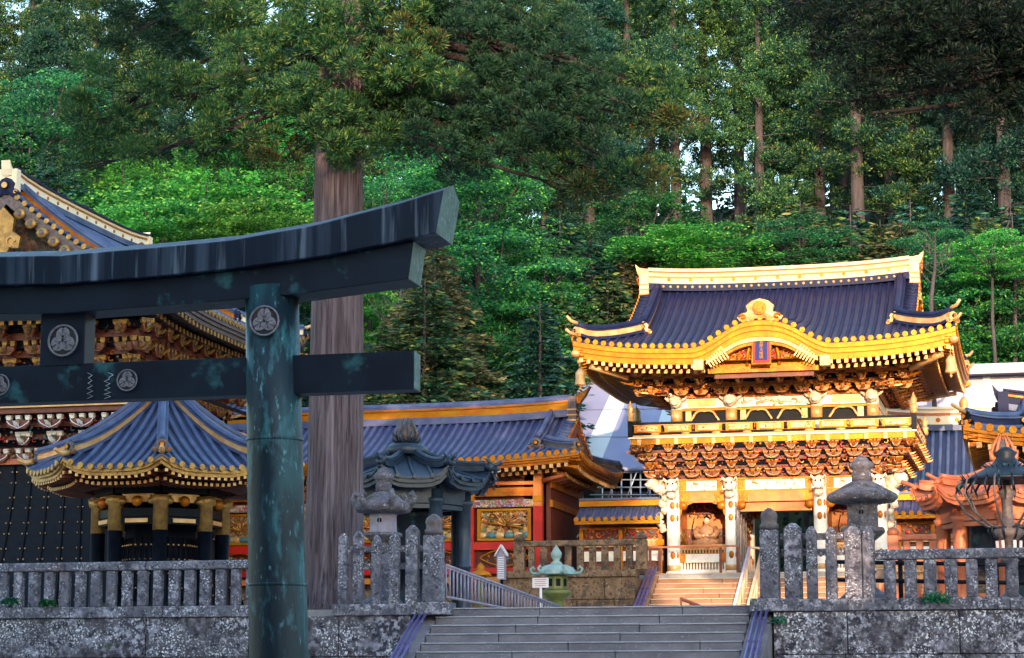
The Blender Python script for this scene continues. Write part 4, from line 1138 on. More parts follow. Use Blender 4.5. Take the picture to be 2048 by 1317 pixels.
def fir_crown(seed, h, R_, tiers, per, k, m1, m2, leaf=(.3, .1)):
    rng = np.random.default_rng(seed); P = []; Dd = []; br = []
    for i in range(tiers):
        f = i/tiers; z = h*(.12+.88*f); r0 = R_*(1-f)**.8+.15
        for j in range(per):
            a = rng.uniform(0, 2*pi); L = r0*rng.uniform(.6, 1.1); dz = -.12*L; br.append(((0, 0, z), (cos(a)*L, sin(a)*L, z+dz)))
            kk = max(6, int(k*L/R_)); t = rng.uniform(.15, 1, kk); w_ = rng.normal(scale=.2, size=kk)*L*(1.1-t)*1.3
            x = np.cos(a)*L*t - np.sin(a)*w_; y = np.sin(a)*L*t + np.cos(a)*w_
            p = np.stack([x, y, z+dz*t+rng.normal(scale=.05, size=kk)], 1)
            sg = np.sign(w_); d = np.stack([np.cos(a)-np.sin(a)*sg*.8, np.sin(a)+np.cos(a)*sg*.8, rng.normal(scale=.25, size=kk)-.15], 1)
            P.append(p); Dd.append(d)
    P = np.concatenate(P); Dd = np.concatenate(Dd); s = rng.random(len(P)) < .3
    return dict(parts=[(P[~s], Dd[~s], *leaf, m1), (P[s], Dd[s], *leaf, m2)], br=br, h=h)
# ---------------------------------------------------------------- the old cedar behind the fence
CY = 46.0
c0 = at(666, 1110, CY); c1 = at(677, 350, CY)
ced = thing('cedar_tree', 'massive old cedar with bare straight reddish trunk right behind the torii pillar', 'tree', (c0.x, CY, GZ1))
mb = MB(); n = 120; zs = [3.3, 3.7, 4.2, 5.0, 6.5, 9, 12, 15, 20, 26, 31]; rs = [.80, .72, .665, .635, .60, .575, .545, .52, .42, .28, .08]
rnd = random.Random(4); fl = [rnd.uniform(-1, 1) for _ in range(n)]; vs = []
for iz in range(len(zs)*6-5):
    i, f = divmod(iz, 6); f /= 6
    z = lerp(zs[i], zs[min(i+1, len(zs)-1)], f); r = lerp(rs[i], rs[min(i+1, len(zs)-1)], f)
    cx = lerp(c0.x, c1.x, (z-4)/9)
    for j in range(n):
        a = 2*pi*j/n; q = 1 + .022*fl[j]*(1+.5*sin(z*.9+j)) + .03*sin(3*a+z*.12) + .018*sin(17*a+z*.3) + .05*max(0, 4.6-z)*cos(5*a+1)
        vs.append((cx+cos(a)*r*q, CY+sin(a)*r*q, z))
K_ = len(zs)*6-5
mb.add(vs, [(i*n+j, i*n+(j+1) % n, (i+1)*n+(j+1) % n, (i+1)*n+j) for i in range(K_-1) for j in range(n)], 'bark', True)
mb.build('trunk', ced)
def mass_foliage(masses, Y0, par, mats, r0, k, seed, dy=1.4, dens=1.25, leaf=(.16, .045), limb_from=None, branch_m='twig', cname='crown'):
    rng = np.random.default_rng(seed); groups = {}
    br = MB()
    for (cx, cy, rx, ry, mi, *dd_) in masses:
        Yc = Y0 + (dd_[0] if dd_ else 0)
        c = np.array(at(cx, cy, Yc)); sc_ = 4400/(Yc*1.045); RX, RZ = rx/sc_, ry/sc_
        nn = max(4, int(dens*pi*RX*RZ/(pi*(r0*.62)**2)))
        u = rng.uniform(0, 2*pi, nn); q = np.sqrt(rng.random(nn))
        C = np.stack([c[0]+np.cos(u)*q*RX, Yc+rng.uniform(-dy, dy, nn)*np.minimum(1, RX), c[2]+np.sin(u)*q*RZ], 1)
        groups.setdefault(mi, []).append(C)
        if limb_from is not None:
            s = np.array(limb_from(cx, cy)); e = c + np.array([0, 0, -.1]); L = np.linalg.norm(e-s)
            m_ = (s+e)/2 + np.array([0, 0, .12*L*rng.uniform(-.3, 1)])
            br.path([s, m_, e], [max(.04, L*.014), max(.03, L*.010), .015], branch_m, n=6)
            for ci in range(0, nn, 3):
                br.path([m_*.3+e*.7, (e+C[ci])/2 + np.array([0, 0, -.08]), C[ci]], [.022, .014, .006], branch_m, n=4, caps=False)
    parts = []
    for mi, L in groups.items():
        C = np.concatenate(L); r = r0*rng.uniform(.65, 1.25, len(C))
        P, dd = tufts(C, r, k, rng, up=.3, shell=1.1)
        names = mats[mi]; s = rng.random(len(P)) < .3
        parts += [(P[~s], dd[~s], *leaf, names[0]), (P[s], dd[s], *leaf, names[1])]
    o = root_loc(par)
    leaf_obj(cname, parts, par, org=o)
    if limb_from is not None: br.build('branch', par)
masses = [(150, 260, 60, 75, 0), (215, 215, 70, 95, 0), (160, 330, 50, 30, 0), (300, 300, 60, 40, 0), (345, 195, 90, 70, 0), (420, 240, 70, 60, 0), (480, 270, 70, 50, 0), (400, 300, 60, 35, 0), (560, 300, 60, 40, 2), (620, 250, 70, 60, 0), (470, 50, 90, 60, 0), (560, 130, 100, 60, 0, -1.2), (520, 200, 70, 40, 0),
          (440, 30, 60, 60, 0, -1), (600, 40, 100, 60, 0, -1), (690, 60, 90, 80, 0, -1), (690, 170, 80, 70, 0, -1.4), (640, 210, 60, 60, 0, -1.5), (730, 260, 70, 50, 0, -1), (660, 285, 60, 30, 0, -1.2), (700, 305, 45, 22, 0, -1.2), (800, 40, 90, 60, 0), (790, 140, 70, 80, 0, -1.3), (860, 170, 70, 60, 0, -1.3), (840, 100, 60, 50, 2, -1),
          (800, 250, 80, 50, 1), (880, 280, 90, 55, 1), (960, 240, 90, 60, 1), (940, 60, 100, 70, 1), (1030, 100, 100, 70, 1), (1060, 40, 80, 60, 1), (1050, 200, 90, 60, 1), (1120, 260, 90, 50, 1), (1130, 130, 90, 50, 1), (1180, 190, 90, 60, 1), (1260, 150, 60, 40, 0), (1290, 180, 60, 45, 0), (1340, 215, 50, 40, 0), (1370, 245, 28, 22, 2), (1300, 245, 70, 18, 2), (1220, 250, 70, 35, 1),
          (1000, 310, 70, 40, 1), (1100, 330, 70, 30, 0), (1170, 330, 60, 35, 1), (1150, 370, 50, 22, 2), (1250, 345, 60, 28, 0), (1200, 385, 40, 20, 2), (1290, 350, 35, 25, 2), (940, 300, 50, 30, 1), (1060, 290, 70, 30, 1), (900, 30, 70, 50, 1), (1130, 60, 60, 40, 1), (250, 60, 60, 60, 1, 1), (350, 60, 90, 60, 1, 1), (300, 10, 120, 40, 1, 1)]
def limb(cx, cy):
    yy = min(215, max(-150, cy-20 - abs(cx-680)*.25)); return at(678, yy, CY)
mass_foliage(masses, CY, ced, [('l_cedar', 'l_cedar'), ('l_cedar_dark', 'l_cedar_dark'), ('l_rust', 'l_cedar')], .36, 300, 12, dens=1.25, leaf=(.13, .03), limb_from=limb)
# crown above the picture (it still casts shade)
rng = np.random.default_rng(3); C = []
for i in range(200):
    z = rng.uniform(20, 32); rr_ = 7.5*(1-(z-15)/18)**.7*np.sqrt(rng.random()); a = rng.uniform(0, 6.28); C.append((c1.x+rr_*cos(a), CY+rr_*sin(a)*.8, z))
C = np.array(C); P, dd = tufts(C, np.full(len(C), .8), 26, rng); leaf_obj('upper_crown', [(P, dd, .5, .22, 'l_cedar')], ced, org=root_loc(ced))
# ---------------------------------------------------------------- the shaded tree reaching in at the top right
near = thing('cedar_tree', 'deeply shaded cedar whose dark boughs hang into the top right corner', 'tree', (6.5, 33, 3.4))
NX = Vector((6.5, 35, 12))
nm = [(2000, 40, 110, 70, 0), (1900, 50, 110, 70, 0), (1800, 40, 100, 60, 0), (1960, 140, 90, 60, 0), (1870, 130, 90, 60, 0), (2030, 130, 60, 90, 0), (2020, 230, 40, 40, 0), (1780, 120, 80, 45, 0), (1700, 60, 80, 45, 0), (1720, 140, 50, 30, 0), (1640, 30, 70, 35, 0), (1800, 180, 50, 25, 0), (1940, 210, 50, 35, 0), (1560, 20, 60, 25, 0), (1690, 190, 35, 15, 0), (1740, 215, 30, 14, 0), (2100, 100, 90, 120, 0), (2180, 0, 120, 160, 0)]
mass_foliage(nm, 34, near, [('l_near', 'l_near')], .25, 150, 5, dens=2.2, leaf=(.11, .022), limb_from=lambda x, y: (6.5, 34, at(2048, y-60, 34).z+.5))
mb = MB(); mb.path([(6.5, 34, 3.3), (6.5, 34, 8), (6.5, 34, 15), (6.4, 34, 17.5)], [.5, .42, .3, .1], 'bark2', n=14); mb.build('trunk', near)
# ---------------------------------------------------------------- hill forest
def zone(px):
    for lim, w_ in ((60, 'at the far left'), (200, 'above the left gable'), (330, 'right of the left gable'), (470, 'over the torii beam'), (620, 'just left of the cedar trunk'), (760, 'behind the cedar trunk'), (880, 'right of the cedar trunk'), (1000, 'over the torii beam end'), (1120, 'right of the torii end'), (1230, 'just left of the gate'), (1330, 'over the left ridge end'), (1450, 'over the gate, left'), (1560, 'over the gate, middle'), (1680, 'over the gate, right of middle'), (1790, 'over the gate, right'), (1880, 'over the right ridge end'), (1970, 'right of the gate')):
        if px < lim: return w_
    return 'at the far right'
used = {}
def uniq(kind, px, rowtxt):
    s = f'{kind} {zone(px)}{rowtxt}'
    return s
protos = []
specs = [(1, 24, 3.5, 4.2, 64, 2, 115, 'l_back', 'l_back'), (2, 27, 7.5, 3.8, 60, 2, 115, 'l_back', 'l_bluegreen'), (3, 22, 2, 4.4, 64, 2, 115, 'l_bluegreen', 'l_back'), (4, 26, 8.5, 3.5, 52, 2, 115, 'l_back', 'l_back'), (5, 24, 3, 4.0, 64, 2, 115, 'l_bluegreen', 'l_bluegreen')]
for s in specs: protos.append(cedar_proto(*s))
kinds = ['round tufted hill cedar', 'bare trunked tall cedar', 'bushy blue green cedar', 'slender high crowned cedar', 'dark blue green cedar']
first = {}
def hill_cedar(k, px, Y, sc_=1.0, rowtxt='', rz=None):
    X = at(px, 400, Y).x; z = hz(X, Y)-.3
    lab = uniq(kinds[k], px, rowtxt)
    if k not in first:
        t = emit_tree(protos[k], 'hill_cedar', lab, 'tree', (X, Y, z), 'cedars on the hillside'); first[k] = t
    else: t = copy_thing(first[k], (X, Y, z), lab)
    t.rotation_euler.z = rz if rz is not None else random.uniform(0, 6.28); t.scale = (sc_,)*3
    return t
random.seed(21)
row1 = [(-60, 112, 3), (70, 108, 4), (170, 112, 2), (285, 110, 1), (420, 112, 2), (560, 108, 4), (830, 112, 2), (960, 118, 4), (1090, 114, 2), (1180, 122, 4), (1255, 124, 1), (1352, 128, 1), (1412, 130, 3), (1520, 126, 0), (1640, 128, 0), (1715, 122, 1), (1830, 124, 0), (1900, 122, 4), (2010, 120, 4), (2110, 122, 2)]
for px, Y, k in row1: hill_cedar(k, px, Y, random.uniform(.9, 1.1), ', front row')
row2 = [(-20, 132, 0), (110, 130, 2), (230, 134, 0), (350, 130, 4), (480, 132, 0), (610, 130, 2), (720, 130, 0), (900, 134, 2), (1030, 132, 0), (1150, 136, 0), (1300, 142, 3), (1480, 140, 0), (1570, 146, 4), (1690, 142, 0), (1780, 140, 2), (1960, 140, 0), (2070, 138, 2)]
for px, Y, k in row2: hill_cedar(k, px, Y, random.uniform(.95, 1.15), ', middle row')
row3 = [(50, 154, 4), (180, 152, 1), (310, 156, 2), (440, 154, 0), (580, 152, 4), (700, 156, 0), (850, 154, 2), (980, 156, 4), (1110, 154, 0), (1230, 156, 2), (1330, 160, 1), (1520, 166, 1), (1620, 156, 4), (1740, 158, 2), (1850, 154, 2), (1930, 160, 4), (2050, 158, 0)]
for px, Y, k in row3: hill_cedar(k, px, Y, random.uniform(.95, 1.2), ', rear row')
row4 = [(-30, 176, 2), (60, 182, 0), (150, 178, 4), (250, 184, 2), (340, 178, 0), (440, 184, 4), (540, 178, 2), (640, 182, 0), (740, 178, 4), (830, 182, 0), (920, 178, 2), (1000, 184, 0), (1090, 178, 4), (1180, 184, 0), (1270, 178, 2), (1540, 182, 2), (1670, 180, 0), (1760, 184, 4), (1840, 178, 2), (1920, 184, 0), (2000, 178, 4), (2080, 182, 0)]
for px, Y, k in row4: hill_cedar(k, px, Y, random.uniform(1.0, 1.2), ', beyond the crest')
# broadleaf and fir understorey, crown centre seen at (px, py)
crowns = [pad_crown(31, 3.0, 85, 190, 'l_maple', 'l_maple', vert=.6), pad_crown(32, 3.0, 75, 170, 'l_mid', 'l_maple', vert=.9), pad_crown(33, 3.0, 70, 170, 'l_mid', 'l_mid', vert=.8)]
firs = [fir_crown(41, 7, 3.0, 20, 9, 90, 'l_olive', 'l_olive'), fir_crown(42, 7.5, 2.6, 22, 8, 80, 'l_bluegreen', 'l_back'), fir_crown(43, 6.5, 3.0, 20, 9, 85, 'l_back', 'l_olive')]
cobj = {}
def broadleaf(k, px, py, Y, s=1.0, sx=1.0, extra=''):
    c = at(px, py, Y); gz = max(GZ1, hz(c.x, Y)) if Y > 94 else (GZ2 if Y > 74 else GZ1)
    kd = ['bright yellow green maple in layered pads', 'fresh green broadleaf tree', 'mid green leafy tree'][k]
    vert_ = ', high' if py < 330 else (', mid height' if py < 560 else ', low')
    t = thing('maple_tree' if k == 0 else 'broadleaf_tree', f'{kd} {zone(px)}{vert_}{extra}', 'tree', (c.x, Y, gz), 'broadleaf trees under the cedars')
    if k not in cobj:
        o = leaf_obj('crown', crowns[k]['parts'], t); cobj[k] = o
    else:
        o = cobj[k].copy(); col.objects.link(o); o.parent = t
    o.location = (0, 0, c.z-gz); o.scale = (s*sx, s*sx, s); o.rotation_euler.z = random.uniform(0, 6.28)
    mb = MB(); H_ = c.z-gz
    mb.path([(0, 0, -.5), (.1, 0, H_*.4), (-.1, 0, H_*.8), (0, 0, H_+1*s)], [.22*s, .16*s, .12*s, .04], 'bark2', n=8)
    Rm = o.rotation_euler.to_matrix()
    for (pc, r) in crowns[k]['pads'][::4]:
        q = Rm @ Vector((pc[0]*s*sx, pc[1]*s*sx, pc[2]*s)); q.z += H_
        mb.path([(0, 0, H_-1.6*s), Vector((q.x*.5, q.y*.5, (q.z+H_-1.2*s)/2)), q], [.07*s, .045*s, .015], 'bark2', n=5)
    mb.build('trunk', t, local=True)
    return t
BL = [(0, 250, 400, 96, 1.1, 1.2), (0, 400, 440, 92, 1.2, 1.4), (0, 330, 480, 88, 1.0, 1.2), (0, 520, 470, 88, .9, 1.2), (0, 560, 300, 98, 1.0, 1.1), (0, 460, 350, 100, .8, 1.3), (1, 600, 400, 96, .9, 1), (1, 770, 420, 94, .8, 1.1), (0, 740, 640, 88, .9, .8), (0, 735, 760, 86, .7, .8),
      (1, 960, 420, 96, 1.1, 1.0), (1, 990, 560, 94, 1.1, 1.1), (1, 900, 330, 98, .9, 1.1), (1, 1010, 700, 92, 1.1, 1.0), (2, 940, 740, 90, .9, 1), (1, 1090, 560, 95, .7, 1.1), (0, 1385, 500, 99, .62, 1.9), (2, 1290, 460, 102, .9, 1.2),
      (1, 1900, 640, 98, 1.1, 1.0), (1, 2000, 650, 98, 1.2, 1.0), (0, 1985, 510, 94, .6, 1.2), (1, 1930, 690, 99, .9, 1.1), (1, 2040, 690, 99, 1.0, 1.0), (2, 1870, 510, 98, .7, 1), (2, 60, 300, 96, 1.1, 1), (2, 100, 230, 100, 1.1, 1), (2, 1600, 495, 102, .6, 1.5), (2, 860, 620, 92, .8, 1), (2, 670, 520, 94, 1.1, 1)]
for (k, px, py, Y, s, sx) in BL: broadleaf(k, px, py, Y, s, sx)
fobj = {}
def fir(k, px, ptop, Y, s=1.0, sx=1.0):
    c = at(px, ptop, Y); gz = hz(c.x, Y) if Y > 94 else GZ2
    kd = ['olive brown drooping fir', 'dark layered hinoki tree', 'dull green layered fir'][k]
    h = firs[k]['h']*s; base = c.z-h
    t = thing('fir_tree', f'{kd} {zone(px)}' + (', high' if ptop < 420 else (', mid height' if ptop < 560 else ', low')), 'tree', (c.x, Y, min(gz, base)), 'firs below the cedars')
    if k not in fobj: o = leaf_obj('crown', firs[k]['parts'], t); fobj[k] = o
    else: o = fobj[k].copy(); col.objects.link(o); o.parent = t
    o.location = (0, 0, base-t.location.z); o.scale = (s*sx, s*sx, s); o.rotation_euler.z = random.uniform(0, 6.28)
    mb = MB(); top = c.z-t.location.z
    mb.path([(0, 0, -.4), (0, 0, top*.6), (0, 0, top)], [.16*s, .11*s, .02], 'bark2', n=7)
    for (p, q) in firs[k]['br'][::5]:
        Rm = o.rotation_euler.to_matrix(); a = Vector((0, 0, p[2]*s+o.location.z)); b = Rm @ Vector((q[0]*s*sx, q[1]*s*sx, q[2]*s)); b.z += o.location.z
        mb.path([a, b], [.035*s, .01], 'bark2', n=4)
    mb.build('trunk', t, local=True)
    return t
FR = [(1, 1120, 430, 98, 1.3, 1.1), (2, 1100, 560, 94, 1.2, 1.0), (2, 1215, 540, 98, 1.1, 1.1), (1, 1170, 620, 99, .9, 1.1), (0, 1340, 440, 103, 1.0, 1.4), (1, 1430, 440, 104, 1.1, 1.2), (2, 1600, 400, 108, 1.2, 1.4), (1, 1700, 410, 106, 1.2, 1.3), (0, 1800, 440, 101, 1.0, 1.3), (0, 870, 480, 86, 1.15, 1.0), (2, 850, 560, 84, .9, 1.3), (1, 1080, 600, 88, 1.0, 1.0), (1, 1180, 480, 100, 1.1, 1.3), (0, 1280, 480, 100, .9, 1.2), (2, 1480, 430, 102, 1.0, 1.5), (0, 1560, 440, 103, .9, 1.6), (2, 1660, 430, 104, 1.0, 1.5), (2, 1760, 440, 102, .9, 1.4), (1, 1230, 560, 99, .8, 1.1), (1, 1930, 380, 106, 1.2, 1.2), (1, 2020, 400, 104, 1.1, 1.2), (2, 1970, 430, 98, .7, 1.3), (1, 120, 290, 90, 1.0, 1.3), (1, 640, 600, 86, 1.0, 1), (1, 900, 560, 88, 1.1, 1.2), (1, 30, 230, 96, 1.2, 1.2), (1, 1120, 640, 97, .8, 1.1), (1, 1820, 400, 108, 1.2, 1.2)]
for (k, px, py, Y, s, sx) in FR: fir(k, px, py, Y, s, sx)
# bare dead tree and slim pole beside the right end of the gate ridge
def dead(px, y0, y1, Y, label, seed, lean=0, w=.11, nb=9):
    rnd = random.Random(seed); a = at(px, y0, Y); b = at(px+lean, y1, Y); gz = hz(a.x, Y) if Y > 94 else GZ2
    t = thing('bare_tree', label, 'tree', (a.x, Y, gz)); mb = MB()
    mb.path([(a.x, Y, gz-.3), a, (a+b)/2+Vector((.08, 0, 0)), b], [w*1.3, w, w*.7, .02], 'bark2', n=8); mb.build('trunk', t)
    for i in range(nb):
        f = lerp(.25, .95, i/nb); p = a.lerp(b, f); an = rnd.choice((-1, 1))*rnd.uniform(.5, 1.2); L = rnd.uniform(.7, 1.9)*(1.2-f)
        q = p+Vector((sin(an)*L, rnd.uniform(-.5, .5), cos(an)*L*.8)); m_ = (p+q)/2+Vector((0, 0, -.1))
        mb = MB(); mb.path([p, m_, q], [w*.35, w*.25, .008], 'bark2', n=5)
        for k in range(3):
            s0 = p.lerp(q, rnd.uniform(.4, .9)); mb.path([s0, s0+Vector((rnd.uniform(-.5, .5), 0, rnd.uniform(.1, .6)))], [.02, .005], 'bark2', n=4)
        mb.build('bough', t)
    return t
dead(1862, 600, 470, 90, 'pale leafless tree with forked twigs beside the right end of the gate ridge', 2, 8, .09)
dead(2030, 735, 430, 96.5, 'tall slim grey tree trunk standing right of the gate, nearly bare', 3, -6, .10, 12)
dead(780, 690, 560, 84, 'thin dead twiggy tree under the raised torii beam', 4, 25, .06, 10)
# forest floor plants
rng = np.random.default_rng(9); n = 36000
X = rng.uniform(-95, 45, n); Yv = 95+65*rng.random(n)
Z = np.array([hz(float(a), float(b)) for a, b in zip(X, Yv)])
C = np.stack([X, Yv, Z+rng.uniform(0, .9, n)], 1); dd = rng.normal(size=(n, 3)); dd[:, 2] = np.abs(dd[:, 2])
k = rng.random(n) < .5
u = leaf_obj('undergrowth', [(C[k], dd[k], .6, .3, 'l_cedar_dark'), (C[~k], dd[~k], .5, .28, 'l_cedar_dark')]); tag(u, 'dark green ground cover on the forest slope', 'undergrowth', kind='stuff')
# ---------------------------------------------------------------- unseen trees added behind and beside the camera to shade the near ground
shade = [cedar_proto(61, 25, 1.2, 5.6, 60, 2, 16, 'l_back', 'l_bluegreen', lw=(.9, .5), mass=1.5, tr=.6), cedar_proto(62, 15.5, .4, 4.2, 34, 2, 16, 'l_bluegreen', 'l_back', lw=(.9, .5), mass=1.3, tr=.3), cedar_proto(63, 19, .5, 4.4, 42, 2, 16, 'l_bluegreen', 'l_back', lw=(.9, .5), mass=1.4, tr=.35)]
sh = {}
def shader(k, X, Y, s, lab):
    if k not in sh: t = emit_tree(shade[k], 'shade_cedar', lab, 'tree', (X, Y, 0), 'added shade cedars behind the viewer'); sh[k] = t
    else: t = copy_thing(sh[k], (X, Y, 0), lab)
    t.scale = (s,)*3; t.rotation_euler.z = random.uniform(0, 6)
for i in range(8):
    for j in range(2): shader(0, -10-i*5.4-j*2.7, -9-j*7, 1.28, 'tall added shade cedar behind the viewer, outside the picture')
for i in range(3):
    for j in range(2): shader(2, -5.5+i*3.6+j*1.8, -9-j*6, 1.0, 'middling added shade cedar behind the viewer, outside the picture')
for i in range(8):
    for j in range(2): shader(1, 4.6+i*4.0+j*2, -9-j*6+(i % 2), .78, 'low added shade cedar behind the viewer, outside the picture')
# ================================================================ stairs, wall and fence below the gate
t = thing('stone_steps', 'upper flight of warm sunlit stone steps climbing to the golden gate', 'steps', (-9.3, 73, GZ1))
n2 = 13; r2 = (GZ2-GZ1)/n2; X0, X1 = -13.05, -5.75; YS = 74.6
for i in range(n2):
    mb = MB(); rnd = random.Random(i+40); x = X0
    while x < X1-.01:
        wd = rnd.uniform(1.6, 3.2)
        if X1-x-wd < .9: wd = X1-x
        mb.box((x+wd/2, YS-.36*i+.35, GZ2-r2*(i+.5)-.018+rnd.uniform(-.003, .003)), (wd-.012, .7, r2-.04), 'stepw'); mb.box((x+wd/2, YS-.36*i+.335, GZ2-r2*i-.016), (wd-.014, .70, .03), 'nosew'); x += wd
    mb.build('step', t, bevel=.01)
for xa, xb in ((-13.5, X0-.01), (X1+.01, -5.3)):
    mb = MB(); y0 = YS-.36*n2
    mb.hexa([(xa, y0, GZ1), (xb, y0, GZ1), (xb, YS+.3, GZ1), (xa, YS+.3, GZ1), (xa, y0, GZ1+.2), (xb, y0, GZ1+.2), (xb, YS+.3, GZ2+.1), (xa, YS+.3, GZ2+.1)], 'stepw'); mb.build('side_curb', t, bevel=.02)
W2 = 72.6
def stone_wall2(label, x0, x1, m='stoneb'):
    w_ = stone_wall('retaining_wall', label, x0, x1, W2, GZ1, GZ2-.2, m, back=76, bw=(1.0, 1.9), bh=.8)
    mb = MB(); mb.box(((x0+x1)/2, W2+.3, GZ2-.08), (x1-x0+.04, .8, .23), m); mb.build('coping', w_, bevel=.02); return w_
xw = at(1000, 1150, W2).x
stone_wall2('brown lichened retaining wall left of the upper steps, under the stone fence', xw, -13.52)
stone_wall2('sunlit retaining wall right of the upper steps, seen through the pickets', -5.28, 14)
mb = MB(); mb.box((-27, 78.9, (GZ1+GZ2-.45)/2), (19.6, 6.9, GZ2-.45-GZ1), 'stoneb'); tag(mb.build('corridor_plinth'), 'stone plinth the long gilded corridor stands on', 'plinth')
def fence2(label, x0, x1, pxs=None, m='stoneb'):
    t = thing('stone_balustrade', label, 'balustrade', ((x0+x1)/2, W2+.25, GZ2+.035)); z0 = GZ2+.04
    Zr = at(1150, 1087, W2+.25).z
    mb = MB(); mb.box(((x0+x1)/2, W2+.25, Zr), (x1-x0, .26, .2), m); mb.build('top_rail', t, bevel=.04)
    n = round((x1-x0)/.42)
    for i in range(1, n):
        mb = MB(); mb.box((lerp(x0, x1, i/n), W2+.25, (z0+Zr-.1)/2), (.23, .18, Zr-.1-z0), m, rz=random.uniform(-.04, .04)); mb.build('baluster', t, bevel=.03)
    for x in (x0, x1):
        mb = MB(); mb.box((x, W2+.25, z0+.5), (.38, .36, 1.0), m, taper=.92); mb.blob((x, W2+.25, z0+1.1), (.21, .21, .17), m, n=10); mb.build('end_post', t, bevel=.02)
    return t
fence2('warm brown stone fence with ball topped posts left of the upper steps', at(1036, 1100, W2).x, at(1281, 1100, W2).x)
fence2('orange lit fence behind the tall pickets, right of the upper steps', -5.0, 8.5, m='copper')  # stone fence given the copper colour to carry the orange sunlight
handrail('three violet pipes beside the left edge of the upper steps', -13.28, 74.6, 69.9, GZ2+.22, r2/.36, r=.042, dz=.13)
# timber handrail in the middle of the upper flight
t = thing('timber_handrail', 'pale timber handrail with cross braces in the middle of the upper steps', 'handrail', (-9.9, 73, GZ2))
for dx in (0, .28):
    mb = MB(); a = Vector((-9.95+dx*1.6, 74.6, GZ2+.85)); b = Vector((-9.95+dx*1.6, 69.9, GZ1+.75)); mb.cyl(a, b, .05, 'wood_w' if dx == 0 else 'wood_o', n=8); mb.build('rail', t)
    for i in range(6):
        f = i/5; p = a.lerp(b, f); mb = MB(); mb.cyl(p, p-Vector((0, 0, .95)), .04, 'wood_o', n=6); mb.build('post', t)
        if i < 5:
            q = a.lerp(b, (i+1)/5); mb = MB(); mb.cyl(p, q-Vector((0, 0, .85)), .03, 'wood_o', n=5); mb.build('brace', t)
mb = MB(); mb.cyl((-9.95, 74.6, GZ2+.85), (-9.5, 74.65, GZ2+.8), .04, 'wood_o', n=6); mb.build('top_bar', t)
t = thing('ramp_rail', 'short pink painted handrail just showing above the front steps', 'handrail', at(1362, 1213, 62)[:])
a, b = at(1362, 1198, 62), at(1400, 1213, 63); mb = MB(); mb.cyl(a, b, .05, 'copper', n=8); mb.build('rail', t)
for f in (0, .5):
    p = a.lerp(b, f); mb = MB(); mb.cyl(p, p-Vector((0, 0, .8)), .035, 'copper', n=6); mb.build('post', t)
# ================================================================ gilded corridor
CXc, CYc = -28.0, 78.9
zE_ = at(1000, 922, 74.9).z; zR_ = at(1000, 842, CYc).z
TC = Tm(CXc, CYc, 0)
RCc = Iri(TC, 12.1, 4.0, 1.5, zE_, zR_, .3, 11.1)
cor = thing('corridor', 'long gilded corridor with blue grey tiled roof and red pillars left of the gate', 'building', (CXc, CYc, GZ2))
co = iri_roof(RCc, cor, 'tile', rib=.29, rr=.08, fascia=.25, fm='gold', endm='gold_y', sofm='orange', inner=1.6, raf=.27)
mb = MB(TC)
rp = [Vector((lerp(-11.0, 11.0, i/15), 0, zR_+.16*abs(lerp(-1, 1, i/15))**5)) for i in range(16)]
slab(mb, rp, .55, -.1, .16, 'tile'); slab(mb, rp, .42, .162, .42, 'gold_y'); slab(mb, rp, .52, .422, .50, 'gold'); slab(mb, rp, .46, .502, .58, 'tile')
mb.path([p+Vector((0, 0, .62)) for p in rp], .13, 'tile', n=8); mb.build('main_ridge', co)
for s in (-1, 1):
    mb = MB(TC); mb.box((s*11.05, 0, zR_+.32), (.3, .6, .95), 'bronze_br')
    for z in (-.1, .1, .3): mb.box((s*11.05, 0, zR_+z), (.36, .66, .05), 'gold_w')
    mb.prism([(0, .7), (.1, 1.0), (.5, 1.22), (.7, 1.36), (.5, 1.0), (.3, .75)], .3, 'gold', lambda p, q, d: (s*(11+p), d-.15, zR_+q-.2)); mb.build('ridge_end', co)
    for sg in (-1, 1):
        mb = MB(TC); pts = [RCc.front(s*10.25, lerp(3.9, 1.45, i/6), sg) for i in range(7)]; ridge_bar(mb, pts, .3, .3, 'tile', 'tile'); mb.build('descending_ridge', co)
        mb = MB(TC); p = pts[-1]; oni(mb, (p.x, p.y+sg*.1, p.z-.05), .55, (0, sg, 0), 'gold_y', 'bronze_br'); mb.build('ridge_ornament', co)
        mb = MB(TC); cp = [RCc.front(s*(12.1-d), d, sg) for d in [lerp(1.5, .1, i/6) for i in range(7)]]; ridge_bar(mb, cp, .28, .28, 'bronze_br', 'tile'); mb.build('corner_ridge', co)
        mb = MB(TC); q = cp[-1]; oni(mb, q, .5, (s, sg, 0), 'gold_y', 'bronze_br'); mb.build('corner_ornament', co)
ZB = GZ2-.45; YF = 76.1
mb = MB()
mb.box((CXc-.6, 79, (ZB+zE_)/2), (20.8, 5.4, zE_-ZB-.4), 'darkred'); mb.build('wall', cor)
def Zc(y): return at(1000, y, YF).z
